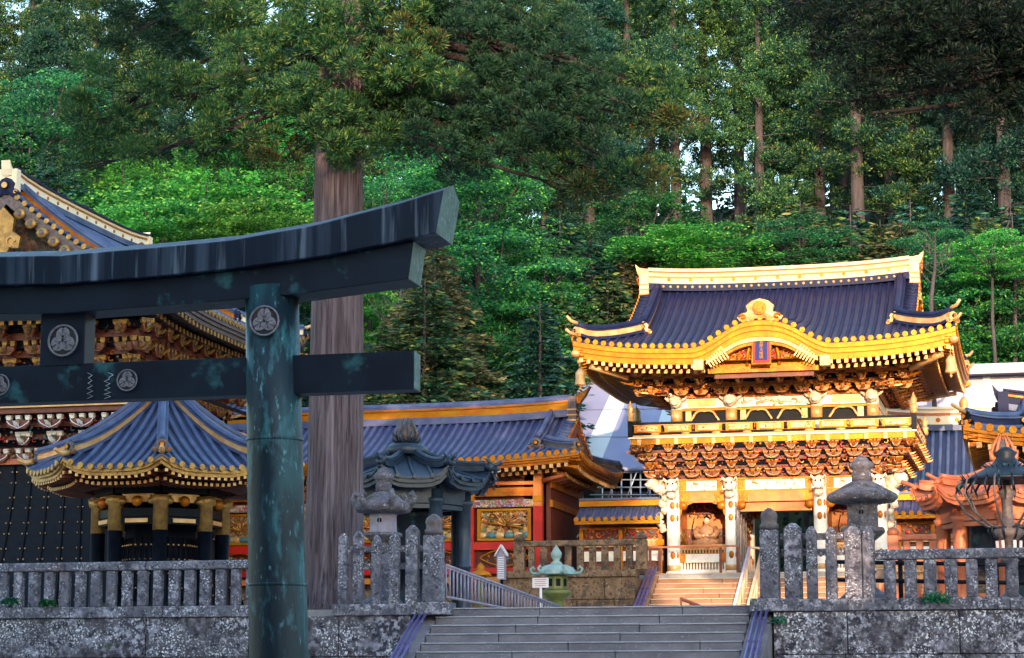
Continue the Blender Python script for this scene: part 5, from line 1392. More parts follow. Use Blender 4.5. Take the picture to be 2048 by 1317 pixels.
def bay(x0, x1, k):
    xc, w_ = (x0+x1)/2, x1-x0
    mb = MB()
    mb.box((xc, YF, Zc(1092)), (w_-.3, .14, .28), 'red'); mb.box((xc, YF, Zc(1142)), (w_-.3, .14, .2), 'red'); mb.box((xc, YF, Zc(1160)), (w_-.3, .16, .2), 'orange')
    mb.box((xc, YF-.02, Zc(1008)), (w_-.3, .2, .26), 'carve_m'); mb.box((xc, YF, Zc(985)), (w_-.3, .16, .3), 'gold'); mb.box((xc, YF-.03, Zc(968)), (w_-.3, .2, .12), 'orange'); mb.box((xc, YF-.05, Zc(937)), (w_-.3, .2, .2), 'gold')
    mb.build('beams', cor)
    mb = MB(); zc, hh = (Zc(1018)+Zc(1082))/2, Zc(1018)-Zc(1082)
    for s in (-1, 1): mb.box((xc+s*(w_*.37), YF, zc), (.12, .12, hh), 'gold_y'); mb.box((xc, YF, zc+s*(hh/2-.04)), (w_*.74, .1, .08), 'gold_y')
    f = mb.build('panel_frame', cor)
    mb = MB(); mb.box((xc, YF+.08, zc), (w_*.72, .06, hh-.1), 'carve_g')
    # a spread wing over waves
    for i in range(13):
        a = lerp(-.2, 2.9, i/12); p = Vector((xc+.05, YF-.02, zc-.05)); q = p + Vector((cos(a)*w_*.28, -.03, sin(a)*hh*.42)); mb.path([p, (p+q)/2+Vector((0, -.06, .03)), q], [.03, .05, .02], 'carve_g' if i % 2 else 'gold', n=5)
    for i in range(6): mb.blob((xc+lerp(-.33, .33, i/5)*w_, YF, zc-hh*.33), (.2, .06, .12), 'bronze_g' if i % 2 else 'gold_w', n=8, k=4)
    carving(mb, lambda u, v: (Vector((xc+lerp(-.34, .34, u)*w_, YF+.04, zc+lerp(-.42, .42, v)*hh)), Vector((0, -1, 0))), 8, 4, .1, ['carve_g', 'gold', 'orange', 'gold_w'], k)
    mb.build('bird_relief', f)
    mb = MB(); zc2 = (Zc(1098)+Zc(1134))/2
    pts = [Vector((xc+cos(a)*w_*.33*(1+.07*cos(6*a)), YF, zc2+sin(a)*.27*(1+.1*cos(4*a)))) for a in [i*2*pi/28 for i in range(29)]]
    mb.path(pts, .03, 'gold_y', n=5); carving(mb, lambda u, v: (Vector((xc+lerp(-.28, .28, u)*w_, YF+.02, zc2+lerp(-.15, .15, v))), Vector((0, -1, 0))), 7, 2, .1, ['bronze_g', 'carve_g', 'gold'], k+9)
    mb.build('cloud_relief', cor)
    mb = MB(); zt = Zc(950)                       # frog-leg strut on the dark transom
    pts = [Vector((xc+q*w_*.3, YF-.04, zt+.2-.32*abs(q)**1.5)) for q in [lerp(-1, 1, i/12) for i in range(13)]]
    mb.path(pts, [.04+.03*(1-abs(lerp(-1, 1, i/12))) for i in range(13)], 'gold', n=6); mb.blob((xc, YF-.05, zt+.03), (.16, .06, .12), 'carve', n=8); mb.box((xc, YF-.04, zt+.26), (.3, .16, .1), 'gold_y'); mb.build('frog_leg_strut', cor)
xp = at(1077, 1050, YF).x
cols = [xp-2.5*i for i in range(8)]
for i, x in enumerate(cols):
    mb = MB(); mb.box((x, YF, (Zc(1015)+ZB)/2), (.32, .3, Zc(1015)-ZB), 'red'); mb.box((x, YF-.01, (Zc(1015)+Zc(940))/2), (.3, .3, Zc(940)-Zc(1015)-.01), 'orange'); mb.box((x, YF-.03, Zc(1000)), (.34, .3, .2), 'gold_y')
    mb.box((x, YF-.1, Zc(945)), (.7, .25, .14), 'gold'); mb.box((x, YF-.15, Zc(938)), (.9, .3, .1), 'gold_w'); mb.build('pillar', cor)
for i in range(7): bay(cols[i+1], cols[i], i)
mb = MB()   # right end wall with projecting heads
mb.box((xp+.3, 79, 7.6), (.16, 5.2, 4.0), 'darkred')
for z in (Zc(1008), Zc(970)): mb.box((xp+.42, 79, z), (.1, 5.4, .25), 'gold')
for k in range(7): mb.path([(xp+.2, YF-.2+.8*k, Zc(965)), (xp+1.0, YF-.4+.8*k, Zc(955))], .09, 'copper', n=5)
mb.build('end_wall', cor)
# ================================================================ low roofed walls tying the gate to its neighbours
def roofed_wall(label, x0, x1):
    Yw = 77.4; t = thing('roofed_wall', label, 'wall', ((x0+x1)/2, Yw, GZ2)); xc, L = (x0+x1)/2, x1-x0
    def Z(y): return at(1200, y, Yw-.6).z
    zt, ze = Z(1010), Z(1042)
    rf = MB(); sl_ = MB()
    for s in (-1, 1): sl_.grid(lambda u, v: (lerp(x0, x1, u), Yw+s*.95*(1-v), lerp(ze, zt, v*.8+.2*v*v)), 2, 4, 'tile')
    r_ = sl_.build('roof', t)
    n = int(L/.27)
    for i in range(n+1):
        x = lerp(x0+.06, x1-.06, i/n)
        for s in (-1, 1):
            rf.path([(x, Yw+s*.97, ze+.02), (x, Yw+s*.5, lerp(ze, zt, .45)+.02), (x, Yw, zt+.02)], .06, 'tile', n=6)
            rf.cyl((x, Yw+s*.95, ze+.02), (x, Yw+s*1.0, ze+.02), .09, 'gold_y', n=10, smooth=False)
    rf.build('tile_rolls', r_)
    mb = MB(); mb.box((xc, Yw, zt+.08), (L, .4, .2), 'gold_y'); mb.box((xc, Yw, zt+.23), (L, .5, .08), 'tile'); mb.box((xc, Yw-.9, ze-.09), (L, .12, .12), 'gold_y'); mb.box((xc, Yw+.9, ze-.09), (L, .12, .12), 'gold_y'); mb.build('ridge', r_)
    mb = MB(); mb.box((xc, Yw, (ze-.1+GZ2)/2), (L-.04, .3, ze-.1-GZ2), 'darkred'); mb.box((xc, Yw-.2, Z(1086)), (L-.04, .2, .26), 'gold_w'); mb.box((xc, Yw-.17, Z(1056)), (L-.04, .1, .08), 'gold'); mb.box((xc, Yw-.18, Z(1112)), (L-.04, .1, .35), 'white'); mb.box((xc, Yw-.2, Z(1140)), (L-.04, .15, .3), 'stoneb')
    for i in range(int(L/1.1)+1): mb.box((lerp(x0+.1, x1-.1, i/max(1, int(L/1.1))), Yw-.24, (GZ2+Z(1060))/2), (.14, .16, Z(1060)-GZ2), 'gold'); mb.box((lerp(x0+.1, x1-.1, i/max(1, int(L/1.1))), Yw-.33, Z(1086)), (.3, .05, .2), 'gold_y')
    mb.build('wall_face', t)
    mb = MB(); carving(mb, lambda u, v: (Vector((lerp(x0, x1, u), Yw-.22, Z(lerp(1077, 1058, v)))), Vector((0, -1, 0))), int(L/.14), 2, .09, ['carve', 'gold_y', 'bronze_g', 'orange', 'red'], 3); mb.build('carved_band', t)
    return t
roofed_wall('low gilded wall with little tiled roof between the corridor and the gate', -16.4, -13.35)
roofed_wall('low gilded wall with little tiled roof right of the gate, behind the orange pavilion', -5.2, 9)
# ================================================================ temporary cladding and scaffold behind
t = thing('scaffold_cover', 'lavender cladding sheet with two white stripes over scaffolding, left behind the gate', 'scaffold', (-14, 90, GZ2))
A, B_, C_, D_ = at(1165, 768, 93), at(1420, 763, 93), at(1420, 932, 88), at(1040, 937, 88)
def quadat(u, v): return (A*(1-u)+B_*u)*(1-v) + (D_*(1-u)+C_*u)*v
def patch(mb, u0, u1, u2, u3, off, m):
    """u at top (u0,u1), at bottom (u2,u3)"""
    nn = (B_-A).cross(D_-A).normalized(); nn = nn if nn.y < 0 else -nn; o = nn*off
    P = [quadat(u0, 0)+o, quadat(u1, 0)+o, quadat(u3, 1)+o, quadat(u2, 1)+o]; Q = [p-nn*.04 for p in P]
    mb.hexa(Q+P, m)
mb = MB(); patch(mb, 0, 1, 0, 1, 0, 'tarp')
for v in (.33, .66):
    p, q = quadat(0, v), quadat(1, v); mb.path([p+Vector((0, -.03, .02)), q+Vector((0, -.03, .02))], .02, 'tarp', n=4)
mb.build('cladding', t)
mb = MB(); patch(mb, .265, .40, .30, .42, .03, 'tarp_w'); mb.build('white_stripe', t)
mb = MB(); patch(mb, .70, .84, .66, .76, .03, 'tarp_w'); mb.build('white_stripe', t)
mb = MB(); mb.path([A, B_], .09, 'tarp', n=4); mb.path([D_+Vector((0, -.1, -.1)), C_+Vector((0, -.1, -.1))], .13, 'tarp', n=4); mb.build('edge_beam', t)
mb = MB()
for px in range(1205, 1420, 19):
    mb.cyl(at(px, 938, 88.1), at(px, 1060, 88.1), .035, 'steel', n=6)
for y in (945, 960, 975, 990, 1008): mb.cyl(at(1180, y, 88.05), at(1420, y, 88.05), .03, 'steel', n=6)
for px in (1225, 1262, 1300): mb.cyl(at(px+14, 938, 87.9), at(px-12, 1005, 87.9), .03, 'steel', n=6)
mb.build('scaffold_poles', t)
mb = MB(); mb.box(((at(1190, 960, 91).x+at(1420, 960, 91).x)/2, 91.5, 9), (4.3, .2, 6.5), 'black'); mb.build('dark_netting', t)
t = thing('scaffold_cover', 'flat lavender cladded hall far right, standing behind the blue roof', 'scaffold', (2, 92, GZ2))
x0, x1 = at(1815, 760, 91).x, at(2200, 760, 91).x; zt, zb = at(1950, 752, 91).z, GZ2
mb = MB(); mb.box(((x0+x1)/2, 93.2, (zt+zb)/2), (x1-x0, 4, zt-zb), 'tarp')
for i in range(9): x = lerp(x0, x1, i/8); mb.box((x+.3, 91.17, (zt+zb)/2), (.08 if i != 3 else .3, .05, zt-zb-.02), 'tarp_w' if i in (3,) else 'tarp')
for z in (1.4, 2.8): mb.box(((x0+x1)/2, 91.18, zt-z), (x1-x0-.1, .03, .05), 'steel')
mb.build('cladding', t)
mb = MB(); mb.box(((x0+x1)/2-.1, 93.0, zt+.22), (x1-x0+.5, 4.8, .42), 'tarp'); mb.box(((x0+x1)/2-.1, 90.57, zt-.02), (x1-x0+.5, .05, .06), 'black'); mb.build('roof_edge', t)
# ================================================================ hall with pale ridge right of the gate
def simple_hall(name, label, cx, cy, a, b, dg, zE, zR, tm, ridge_m, rot=0, L=.3, rib=.3, cap='tile', body=True, base=GZ2, fas=.25, rh=1.0, fm='gold', oni_m=('gold_y', 'bronze_br'), endm='gold_y', capm='gold', gpm='carve', rafm='gold_w'):
    T = Tm(cx, cy, 0, rot); I = Iri(T, a, b, dg, zE, zR, L, a-dg+.55)
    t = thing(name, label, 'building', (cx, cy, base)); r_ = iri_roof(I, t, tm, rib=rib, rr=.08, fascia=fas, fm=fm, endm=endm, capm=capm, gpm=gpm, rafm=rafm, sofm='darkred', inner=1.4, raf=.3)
    mb = MB(T); rl = a-dg+.5; rp = [Vector((lerp(-rl, rl, i/13), 0, zR+.18*abs(lerp(-1, 1, i/13))**4)) for i in range(14)]
    slab(mb, rp, .55, -.1, .14*rh, tm); slab(mb, rp, .44, .142*rh, .50*rh, ridge_m[0]); slab(mb, rp, .5, .502*rh, .60*rh, ridge_m[1]); slab(mb, rp, .46, .602*rh, .74*rh, ridge_m[0]); slab(mb, rp, .6, .742*rh, .84*rh, ridge_m[2])
    for i in range(int(rl*2/.75)):
        x = lerp(-rl+.4, rl-.4, (i+.5)/int(rl*2/.75))
        for s in (-1, 1): mb.cyl((x, s*.22, zR+.33*rh), (x, s*.25, zR+.33*rh), .09*rh, 'gold', n=10, smooth=False)
    mb.build('main_ridge', r_)
    for s in (-1, 1):
        mb = MB(T); mb.box((s*rl, 0, zR+.4*rh), (.3, .62, 1.2*rh), ridge_m[0]); mb.prism([(-.1, .8), (0, 1.05), (.3, 1.3), (.5, 1.55), (.42, 1.1), (.3, .8)], .3, ridge_m[0], lambda p, q, d: (s*(rl+p*rh), d-.15, zR+q*rh-.1))
        oni(mb, (s*(rl+.16), 0, zR-.25), .8, (s, 0, 0), oni_m[0], oni_m[1]); mb.build('ridge_end', r_)
        for sg in (-1, 1):
            mb = MB(T); xx = s*(a-dg-.1); pts = [I.front(xx, lerp(b-.15, dg, i/6), sg) for i in range(7)]; ridge_bar(mb, pts, .3, .32, ridge_m[1] if rot else ridge_m[0], tm); mb.build('descending_ridge', r_)
            mb = MB(T); p = pts[-1]; oni(mb, (p.x, p.y+sg*.1, p.z-.05), .6, (0, sg, 0), *oni_m); mb.build('ridge_ornament', r_)
            mb = MB(T); cp = [I.front(s*(a-d), d, sg) for d in [lerp(dg, .08, i/6) for i in range(7)]]; ridge_bar(mb, cp, .28, .3, ridge_m[0], tm)
            mb.path([cp[-1]+Vector((0, 0, .3)), cp[-1]+Vector((s*.35, sg*.35, .5))], [.07, .05], 'gold_w', n=6); mb.build('corner_ridge', r_)
            mb = MB(T); oni(mb, cp[-1], .5, (s, sg, 0), *oni_m); mb.build('corner_ornament', r_)
    return t, T, I, r_
h1, TH, IH, _r = simple_hall('shrine_hall', 'hall with a pale crested ridge and blue roof right behind the gate', at(1990, 850, 88).x, 88, 5.4, 4.2, 1.5, at(1900, 985, 84).z, at(1900, 858, 88).z, 'tile_b', ('ivory', 'copper', 'ivory'))
mb = MB(TH); mb.box((0, 0, 7.5), (8, 6, 4), 'darkred'); mb.box((0, -3.05, 8.6), (8.1, .1, .5), 'gold'); mb.box((0, -3.05, 7.2), (8.1, .1, .4), 'white'); mb.build('wall', h1)
h2, T2, I2, r_2 = simple_hall('shrine_hall', 'bright blue roofed hall behind the corridor, under the torii tie beam', at(500, 800, 90).x, 90, 6.5, 4.5, 1.6, at(500, 842, 85.5).z, at(500, 745, 90).z, 'tile_b', ('gold', 'gold_w', 'tile_b'))
mb = MB(T2); mb.box((0, 0, 8.5), (10, 6, 7), 'darkred'); mb.build('wall', h2)
# bell tower at the right edge
bx = at(1928, 885, 60).x
h3, T3, I3, r_3 = simple_hall('bell_tower', 'dark gilt tower roof cut off by the right edge of the picture', bx+4.6, 64, 4.6, 4.2, 1.5, at(1960, 868, 59.8).z, at(1990, 828, 64).z, 'tile_b', ('tile_d', 'gold', 'tile_d'), base=GZ1, fas=.3, rh=.6, oni_m=('gold_y', 'black'))
for k in range(7): bracket_cluster(T3, h3, lerp(-3, 3, k/6), -2.6, I3.zE-1.45, 0, 3, .36, .28, .5, m='carve_d', mg='gold_y', mn='gold', md='black')
for k in range(6): bracket_cluster(T3, h3, -3.0, lerp(-2.4, 2.4, k/5), I3.zE-1.45, -pi/2, 3, .36, .28, .5, m='carve_d', mg='gold_y', mn='gold', md='black')
mb = MB(T3); mb.box((0, 0, (GZ1+I3.zE-.4)/2), (5.8, 5.0, I3.zE-.4-GZ1), 'black'); mb.box((0, 0, I3.zE-1.55), (6.1, 5.3, .2), 'gold_y'); mb.build('body', h3)
# ================================================================ drum tower on the left
DX, DY = at(35, 330, 61.6).x, 66.3
zRd, zEd = at(35, 352, 61.4).z-.5, at(300, 585, 60.5).z-.1
TD = Tm(DX, DY, 0, pi/2)
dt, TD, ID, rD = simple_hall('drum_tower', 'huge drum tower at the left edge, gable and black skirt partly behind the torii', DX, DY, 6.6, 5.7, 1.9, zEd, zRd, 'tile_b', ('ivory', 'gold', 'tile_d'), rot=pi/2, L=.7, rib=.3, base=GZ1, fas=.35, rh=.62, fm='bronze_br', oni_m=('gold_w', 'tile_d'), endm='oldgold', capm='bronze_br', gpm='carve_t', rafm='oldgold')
mb = MB()          # pendant under the front gable
gy = DY-(6.6-1.9+.62); c = Vector((DX, gy-.1, zRd-1.0))
mb.prism([(0, .4), (-.34, .1), (-.3, -.2), (-.55, -.35), (-.5, -.62), (-.22, -.6), (0, -.95), (.22, -.6), (.5, -.62), (.55, -.35), (.3, -.2), (.34, .1)], .12, 'oldgold', lambda p, q, d: (c.x+p*1.1, c.y-d, c.z-.15+q*1.3))
for s in (-1, 1): mb.path([Vector((c.x+s*(.3+.14*cos(t_)), c.y-.14, c.z-.75+.16*sin(t_))) for t_ in [i*.6 for i in range(9)]], .035, 'gold_w', n=5)
mb.build('gable_pendant', rD)
mb = MB()          # gilt scalloped verge fittings
for s in (-1, 1):
    for i in range(11):
        d = lerp(.5, 4.4, i/10); p = ID.front(0, ID.b-d, -1); z = p.z-.42
        mb.blob((DX+s*d, gy-.12, z), (.22, .06, .17), 'oldgold', n=8, k=4); mb.cyl((DX+s*d, gy-.14, z+.02), (DX+s*d, gy-.2, z+.02), .09, 'bronze_br', n=8)
mb.build('verge_fittings', rD)
TDb = Tm(DX, DY, 0)
zb0 = zEd-2.5
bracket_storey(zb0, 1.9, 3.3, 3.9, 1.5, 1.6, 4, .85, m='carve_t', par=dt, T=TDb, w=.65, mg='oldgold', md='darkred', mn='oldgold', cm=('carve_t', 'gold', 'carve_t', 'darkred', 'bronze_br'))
mb = MB(TDb); zf = at(100, 812, 62).z
mb.box((0, 0, (zf+zb0)/2), (6.2, 7.4, zb0-zf), 'black'); mb.box((0, -3.75, zb0-.3), (6.4, .12, .35), 'gold'); mb.box((0, -3.76, zb0-.8), (6.4, .1, .12), 'bronze_br')
for i in range(5): mb.box((lerp(-3, 3, i/4), -3.76, (zf+zb0)/2), (.28, .16, zb0-zf), 'darkred')
mb.build('upper_room', dt)
mb = MB(TDb); mb.box((0, 0, zf-.1), (9.2, 10.6, .14), 'gold_w'); mb.box((0, 0, zf-.26), (9.0, 10.4, .14), 'darkred')
for s in (-1, 1):
    mb.box((0, s*5.2, zf+.7), (9.0, .1, .1), 'black'); mb.box((s*4.45, 0, zf+.7), (.1, 10.4, .1), 'black')
    for i in range(9): mb.box((lerp(-4.4, 4.4, i/8), s*5.2, zf+.33), (.09, .09, .66), 'black')
mb.build('balcony', dt)
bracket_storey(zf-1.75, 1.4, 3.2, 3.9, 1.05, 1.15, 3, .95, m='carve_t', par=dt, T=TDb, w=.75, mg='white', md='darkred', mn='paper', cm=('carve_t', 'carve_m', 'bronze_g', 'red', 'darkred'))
mb = MB(TDb)
zs1 = at(100, 930, 63).z; zs0 = GZ1+.55
mb.box((0, 0, (zs1+zf-1.75)/2), (6.5, 7.9, zf-1.75-zs1), 'darkred'); mb.box((0, -4.0, zs1+.72), (6.7, .12, .3), 'bronze_br'); mb.box((0, -4.0, zs1+.3), (6.6, .1, .4), 'carve_m'); mb.box((0, 0, zs1+.02), (7.0, 8.4, .16), 'copper'); mb.build('painted_frieze', dt)
# flared black skirt: curved outward, with raised seams and studs
def skirt(u, f):      # u along face -1..1, f 0 top..1 bottom -> x, y
    e = f**1.6
    return lerp(3.35, 4.35, e), lerp(4.05, 5.5, e)
mb = MB(TDb); n = 8; vs = []
for i in range(n+1):
    f = i/n; hx, hy = skirt(0, f); z = lerp(zs1-.06, zs0, f)
    vs += [(-hx, -hy, z), (hx, -hy, z), (hx, hy, z), (-hx, hy, z)]
mb.add(vs, [(i*4+j, (i+1)*4+j, (i+1)*4+(j+1) % 4, i*4+(j+1) % 4) for i in range(n) for j in range(4)], 'black'); sk = mb.build('black_skirt', dt)
sm = MB(TDb); st_ = MB(TDb)
for s in (-1, 1):
    for i in range(13):
        u = lerp(-1, 1, i/12)
        pts = []; pt2 = []
        for j in range(9):
            f = j/8; hx, hy = skirt(0, f); z = lerp(zs1-.06, zs0, f); pts.append((u*hx, s*(hy+.02), z)); pt2.append((s*(hx+.02), u*hy, z))
        sm.path(pts, .035, 'black', n=5); sm.path(pt2, .035, 'black', n=5)
        for j in range(6):
            for dz in (-.07, .07):
                f = (j+.5)/6+dz*.5; hx, hy = skirt(0, f); z = lerp(zs1-.06, zs0, f)
                for du in (-.022, .022):
                    st_.blob(((u+du)*hx, s*(hy+.035), z), .028, 'gold_w', n=6, k=3); st_.blob((s*(hx+.035), (u+du)*hy, z), .028, 'gold_w', n=6, k=3)
sm.build('skirt_seams', sk); st_.build('skirt_studs', sk)
mb = MB(TDb)
for s in (-1, 1): mb.prism([(-.16, -.1), (-.2, .35), (0, .8), (.2, .4), (.16, -.1), (0, -.45)], .05, 'gold_w', lambda p, q, d: (s*(3.85+p-.12*q), -4.85+.5*(q)*.9-d, (zs0+zs1)/2+q*.75))
mb.build('corner_fitting', sk)
mb = MB(TDb); mb.box((0, 0, (zs0+GZ1)/2-.02), (9.2, 11.4, zs0-GZ1), 'paper'); mb.build('stone_base', dt)
# ================================================================ octagonal bell house
def octagon(name, label, cx, cy, zg, R0, zE, zA, tm, rcol, colm, capm, fm, curve=.55, off=0, nrib=4, gold_lines=True, base=None, hs=.7):
    t = thing(name, label, 'pavilion', (cx, cy, zg)); T = Tm(cx, cy, 0)
    ang = [-pi/2 + off + k*pi/4 for k in range(8)]
    def S(a, f, lift=True):
        """a angle, f 0 eave..1 apex"""
        k = (a-ang[0]) % (pi/4); h = pi/8; q = cos(h)/cos(k-h)   # polygon radius factor
        r = R0*(1-f)*q; cz = abs(k-h)/h
        z = lerp(zE, zA, (1-curve)*f + curve*f*f) + .32*(cz**4)*(1-f)**3
        return Vector((r*cos(a), r*sin(a), z))
    mb = MB(T); mb.grid(lambda u, v: S(ang[0]+u*2*pi-1e-6*(u == 1), v*.97), 96, 10, tm+'_g'); roof = mb.build('roof', t)
    rb = MB(T); en = MB(T)
    for k in range(8):
        a0, a1 = ang[k], ang[k]+pi/4; p0, p1 = S(a0+1e-4, 0), S(a1-1e-4, 0); mid = (a0+a1)/2; outd = Vector((cos(mid), sin(mid), 0)); td = Vector((-sin(mid), cos(mid), 0)); W_ = R0*sin(pi/8)*2
        for i in range(1, nrib*2):
            w_ = (i/(nrib*2)-.5)*W_
            def pt(f):
                ap = R0*cos(pi/8)*(1-f); a = mid + math.atan2(w_, ap) if ap > 0 else mid
                a = max(a0+1e-3, min(a1-1e-3, a)); q = S(a, f); return Vector((outd*ap + td*w_).xy.to_3d()) + Vector((0, 0, q.z))
            fm_ = 1-abs(w_)/(W_/2)
            fm_ = min(.97, fm_*1.0)
            pts = [pt(f*fm_) for f in [j/7 for j in range(8)]]
            rb.path(pts, .07*R0/3.7+.015, tm, n=6, caps=False)
            en.cyl(pts[0]+outd*.0, pts[0]+outd*.06, .07*R0/3.7+.015, 'oldgold' if gold_lines else tm, n=8, smooth=False)
    rb.build('tile_rolls', roof); en.build('tile_ends', roof)
    for k in range(8):
        a = ang[k]; mb = MB(T); pts = [S(a+1e-4, f) for f in [lerp(.97, .08, i/8) for i in range(9)]]
        ridge_bar(mb, pts, .26*R0/3.7, .26*R0/3.7, 'gold_w' if gold_lines else tm, tm)
        od = Vector((cos(a), sin(a), 0)); e = S(a+1e-4, 0)
        mb.path([pts[-1]+Vector((0, 0, .05)), e+Vector((0, 0, .06)), e+od*.25+Vector((0, 0, .16))], [.1*R0/3.7, .09*R0/3.7, .05], tm if not gold_lines else 'gold_w', n=6); mb.build('corner_ridge', roof)
        mb = MB(T)
        if gold_lines: oni(mb, pts[-1]+od*.03, .48, (cos(a), sin(a), 0), 'gold_y', 'bronze_br')
        else:    # dragon head
            q = pts[-1]+od*.12; qw = q + Vector((0, 0, 0)); mb.T = T @ Matrix.Translation(qw) @ Matrix.Scale(hs, 4) @ Matrix.Translation(-qw)
            mb.blob(q+Vector((0, 0, .1)), (.2, .16, .17), tm, rz=a, rough=.15, n=10, k=6); mb.blob(q+od*.22+Vector((0, 0, .02)), (.14, .1, .08), tm, rz=a, rough=.1); mb.blob(q+od*.2+Vector((0, 0, -.1)), (.1, .08, .04), tm, rz=a)
            for s in (-1, 1):
                sd_ = Vector((-sin(a), cos(a), 0))*s
                mb.path([q+sd_*.06+Vector((0, 0, .22)), q+sd_*.14-od*.08+Vector((0, 0, .36)), q+sd_*.2-od*.2+Vector((0, 0, .36))], [.04, .03, .01], tm, n=5)
                mb.blob(q+sd_*.09+od*.12+Vector((0, 0, .14)), .04, tm, n=6, k=4)
            mb.path([q+od*.1-Vector((0, 0, .1)), q+od*.2-Vector((0, 0, .35)), q+od*.05-Vector((0, 0, .5)), q+od*.16-Vector((0, 0, .68))], [.08, .07, .06, .02], tm, n=6)
            for k2 in range(3): mb.path([q+od*.1-Vector((0, 0, .2+.12*k2)), q+od*.3-Vector((0, 0, .26+.14*k2)), q+od*.26-Vector((0, 0, .36+.14*k2))], [.03, .02, .008], tm, n=4)
        mb.build('corner_ornament', roof)
    # fascia, rafters
    fa = MB(T); rf = MB(T)
    for k in range(8):
        a0, a1 = ang[k]+1e-4, ang[k]+pi/4-1e-4; mid = (a0+a1)/2; od = Vector((cos(mid), sin(mid), 0)); m_ = 8
        P = [S(lerp(a0, a1, i/m_), 0) for i in range(m_+1)]
        for (dz0, dz1, ins, mm) in ((0, -.05, 0, tm), (-.052, -.14, .03, fm), (-.142, -.24, .1, fm)):
            vs = []
            for p in P: vs += [p-od*ins+Vector((0, 0, dz0)), p-od*ins+Vector((0, 0, dz1)), p-od*(ins+.12)+Vector((0, 0, dz1)), p-od*(ins+.12)+Vector((0, 0, dz0))]
            fa.add(vs, [(i*4+j, (i+1)*4+j, (i+1)*4+(j+1) % 4, i*4+(j+1) % 4) for i in range(m_) for j in range(4)], mm)
        vs = []
        for p in P: vs += [p-od*.1+Vector((0, 0, -.2)), Vector((p.x*.5, p.y*.5, zE-.12))]
        fa.add(vs, [(i*2, i*2+1, i*2+3, i*2+2) for i in range(m_)], 'darkred' if gold_lines else tm)
        if gold_lines:
            W_ = R0*sin(pi/8)*2; td = Vector((-sin(mid), cos(mid), 0)); nr = int(W_/.2)
            for row, (ins, dz, ln) in enumerate(((.14, -.27, .8), (.55, -.40, .9))):
                for i in range(nr):
                    w_ = lerp(-W_/2, W_/2, (i+.5)/nr)*.96*(1-ins/R0); q = od*(R0*cos(pi/8)-ins)+td*w_; cz = abs(2*w_/W_); z = zE+dz+.3*cz**4
                    rf.box(q+Vector((0, 0, z)), (.03, .085, .085), 'gold_w', rz=mid); rf.box(q-od*(ln/2+.02)+Vector((0, 0, z+.0)), (ln, .07, .07), 'darkred', rz=mid)
    fa.build('eave_fascia', roof)
    if gold_lines: rf.build('rafters', roof)
    # posts
    zc = zE-.32
    for k in range(8):
        a = ang[k]; x, y = rcol*cos(a), rcol*sin(a); mb = MB(T)
        if gold_lines:
            mb.lathe((x, y, zg), [(.26, 0), (.26, .1), (.2, .15), (.2, zc-zg-1.25)], colm, n=16); mb.lathe((x, y, zg), [(.205, zc-zg-1.25), (.205, zc-zg-.55), (.26, zc-zg-.5), (.3, zc-zg-.3)], capm, n=16)
            for s in (-1, 1): mb.blob((x+s*.22*sin(a), y-s*.22*cos(a), zc-.45), (.16, .16, .1), capm, n=8, k=4)
        else:
            rr_ = .165
            mb.lathe((x, y, zg), [(.26, 0), (.26, .08), (rr_+.02, .14), (rr_, .2), (rr_, 1.1), (rr_+.02, 1.12), (rr_+.02, 1.18), (rr_, 1.2), (rr_, zc-zg-.25), (rr_+.05, zc-zg-.2), (rr_+.05, zc-zg-.12), (rr_, zc-zg-.1), (rr_, zc-zg+.1)], colm, n=18)
        mb.build('post', t)
    mb = MB(T)
    for k in range(8):
        a0 = ang[k]; a1 = a0+pi/4; p = Vector((rcol*cos(a0), rcol*sin(a0), 0)); q = Vector((rcol*cos(a1), rcol*sin(a1), 0)); c = (p+q)/2; L = (q-p).length; rz = math.atan2((q-p).y, (q-p).x)
        if gold_lines:
            mb.box(c+Vector((0, 0, zc-.08)), (L, .2, .3), 'black', rz=rz); mb.box(c+Vector((0, 0, zc-.36)), (L-.4, .1, .22), 'gold_w', rz=rz)
            mb.box(c+Vector((0, 0, zc-.75)), (L-.36, .14, .22), 'black', rz=rz); mb.box(c*1.06+Vector((0, 0, zc-.98)), (L*.5, .04, .11), 'gold_w', rz=rz); mb.box(c+Vector((0, 0, zc-.98)), (L-.36, .12, .2), 'black', rz=rz)
            mb.blob(c*1.07+Vector((0, 0, zc-.45)), (.16, .16, .15), 'gold', n=8); mb.box(c+Vector((0, 0, zg+.25)), (L-.36, .1, .3), 'black', rz=rz)
        else:
            mb.box(c+Vector((0, 0, zc-.0)), (L, .24, .46), colm, rz=rz); mb.box(c+Vector((0, 0, zc-.3)), (L, .15, .1), colm, rz=rz)
    mb.build('ring_beam', t)
    return t, T, S, ang
ocx, ocy = at(325, 900, 57.6).x, 57.6
oz = at(345, 930, 54.2).z; oa = at(333, 778, 57.6).z
oc, TO, SO, aO = octagon('bell_pavilion', 'octagonal black and gold pavilion with blue tiled roof under the torii beam', ocx, ocy, GZ1+.4, 3.75, oz, oa, 'tile_b', 1.72, 'black', 'oldgold', 'oldgold', off=pi/8, nrib=5, curve=.36)
mb = MB(TO); mb.lathe((0, 0, 0), [(1.9, GZ1), (1.9, GZ1+.2), (1.8, GZ1+.4)], 'stone', n=8, smooth=False, rot=pi/8); mb.build('plinth', oc)
mb = MB(TO); mb.lathe((0, 0, GZ1+.4), [(1.45, 0), (1.4, .2), (1.15, 1.2), (.98, 2.2), (.9, 3.2)], 'black_m', n=8, smooth=False, rot=pi/8)
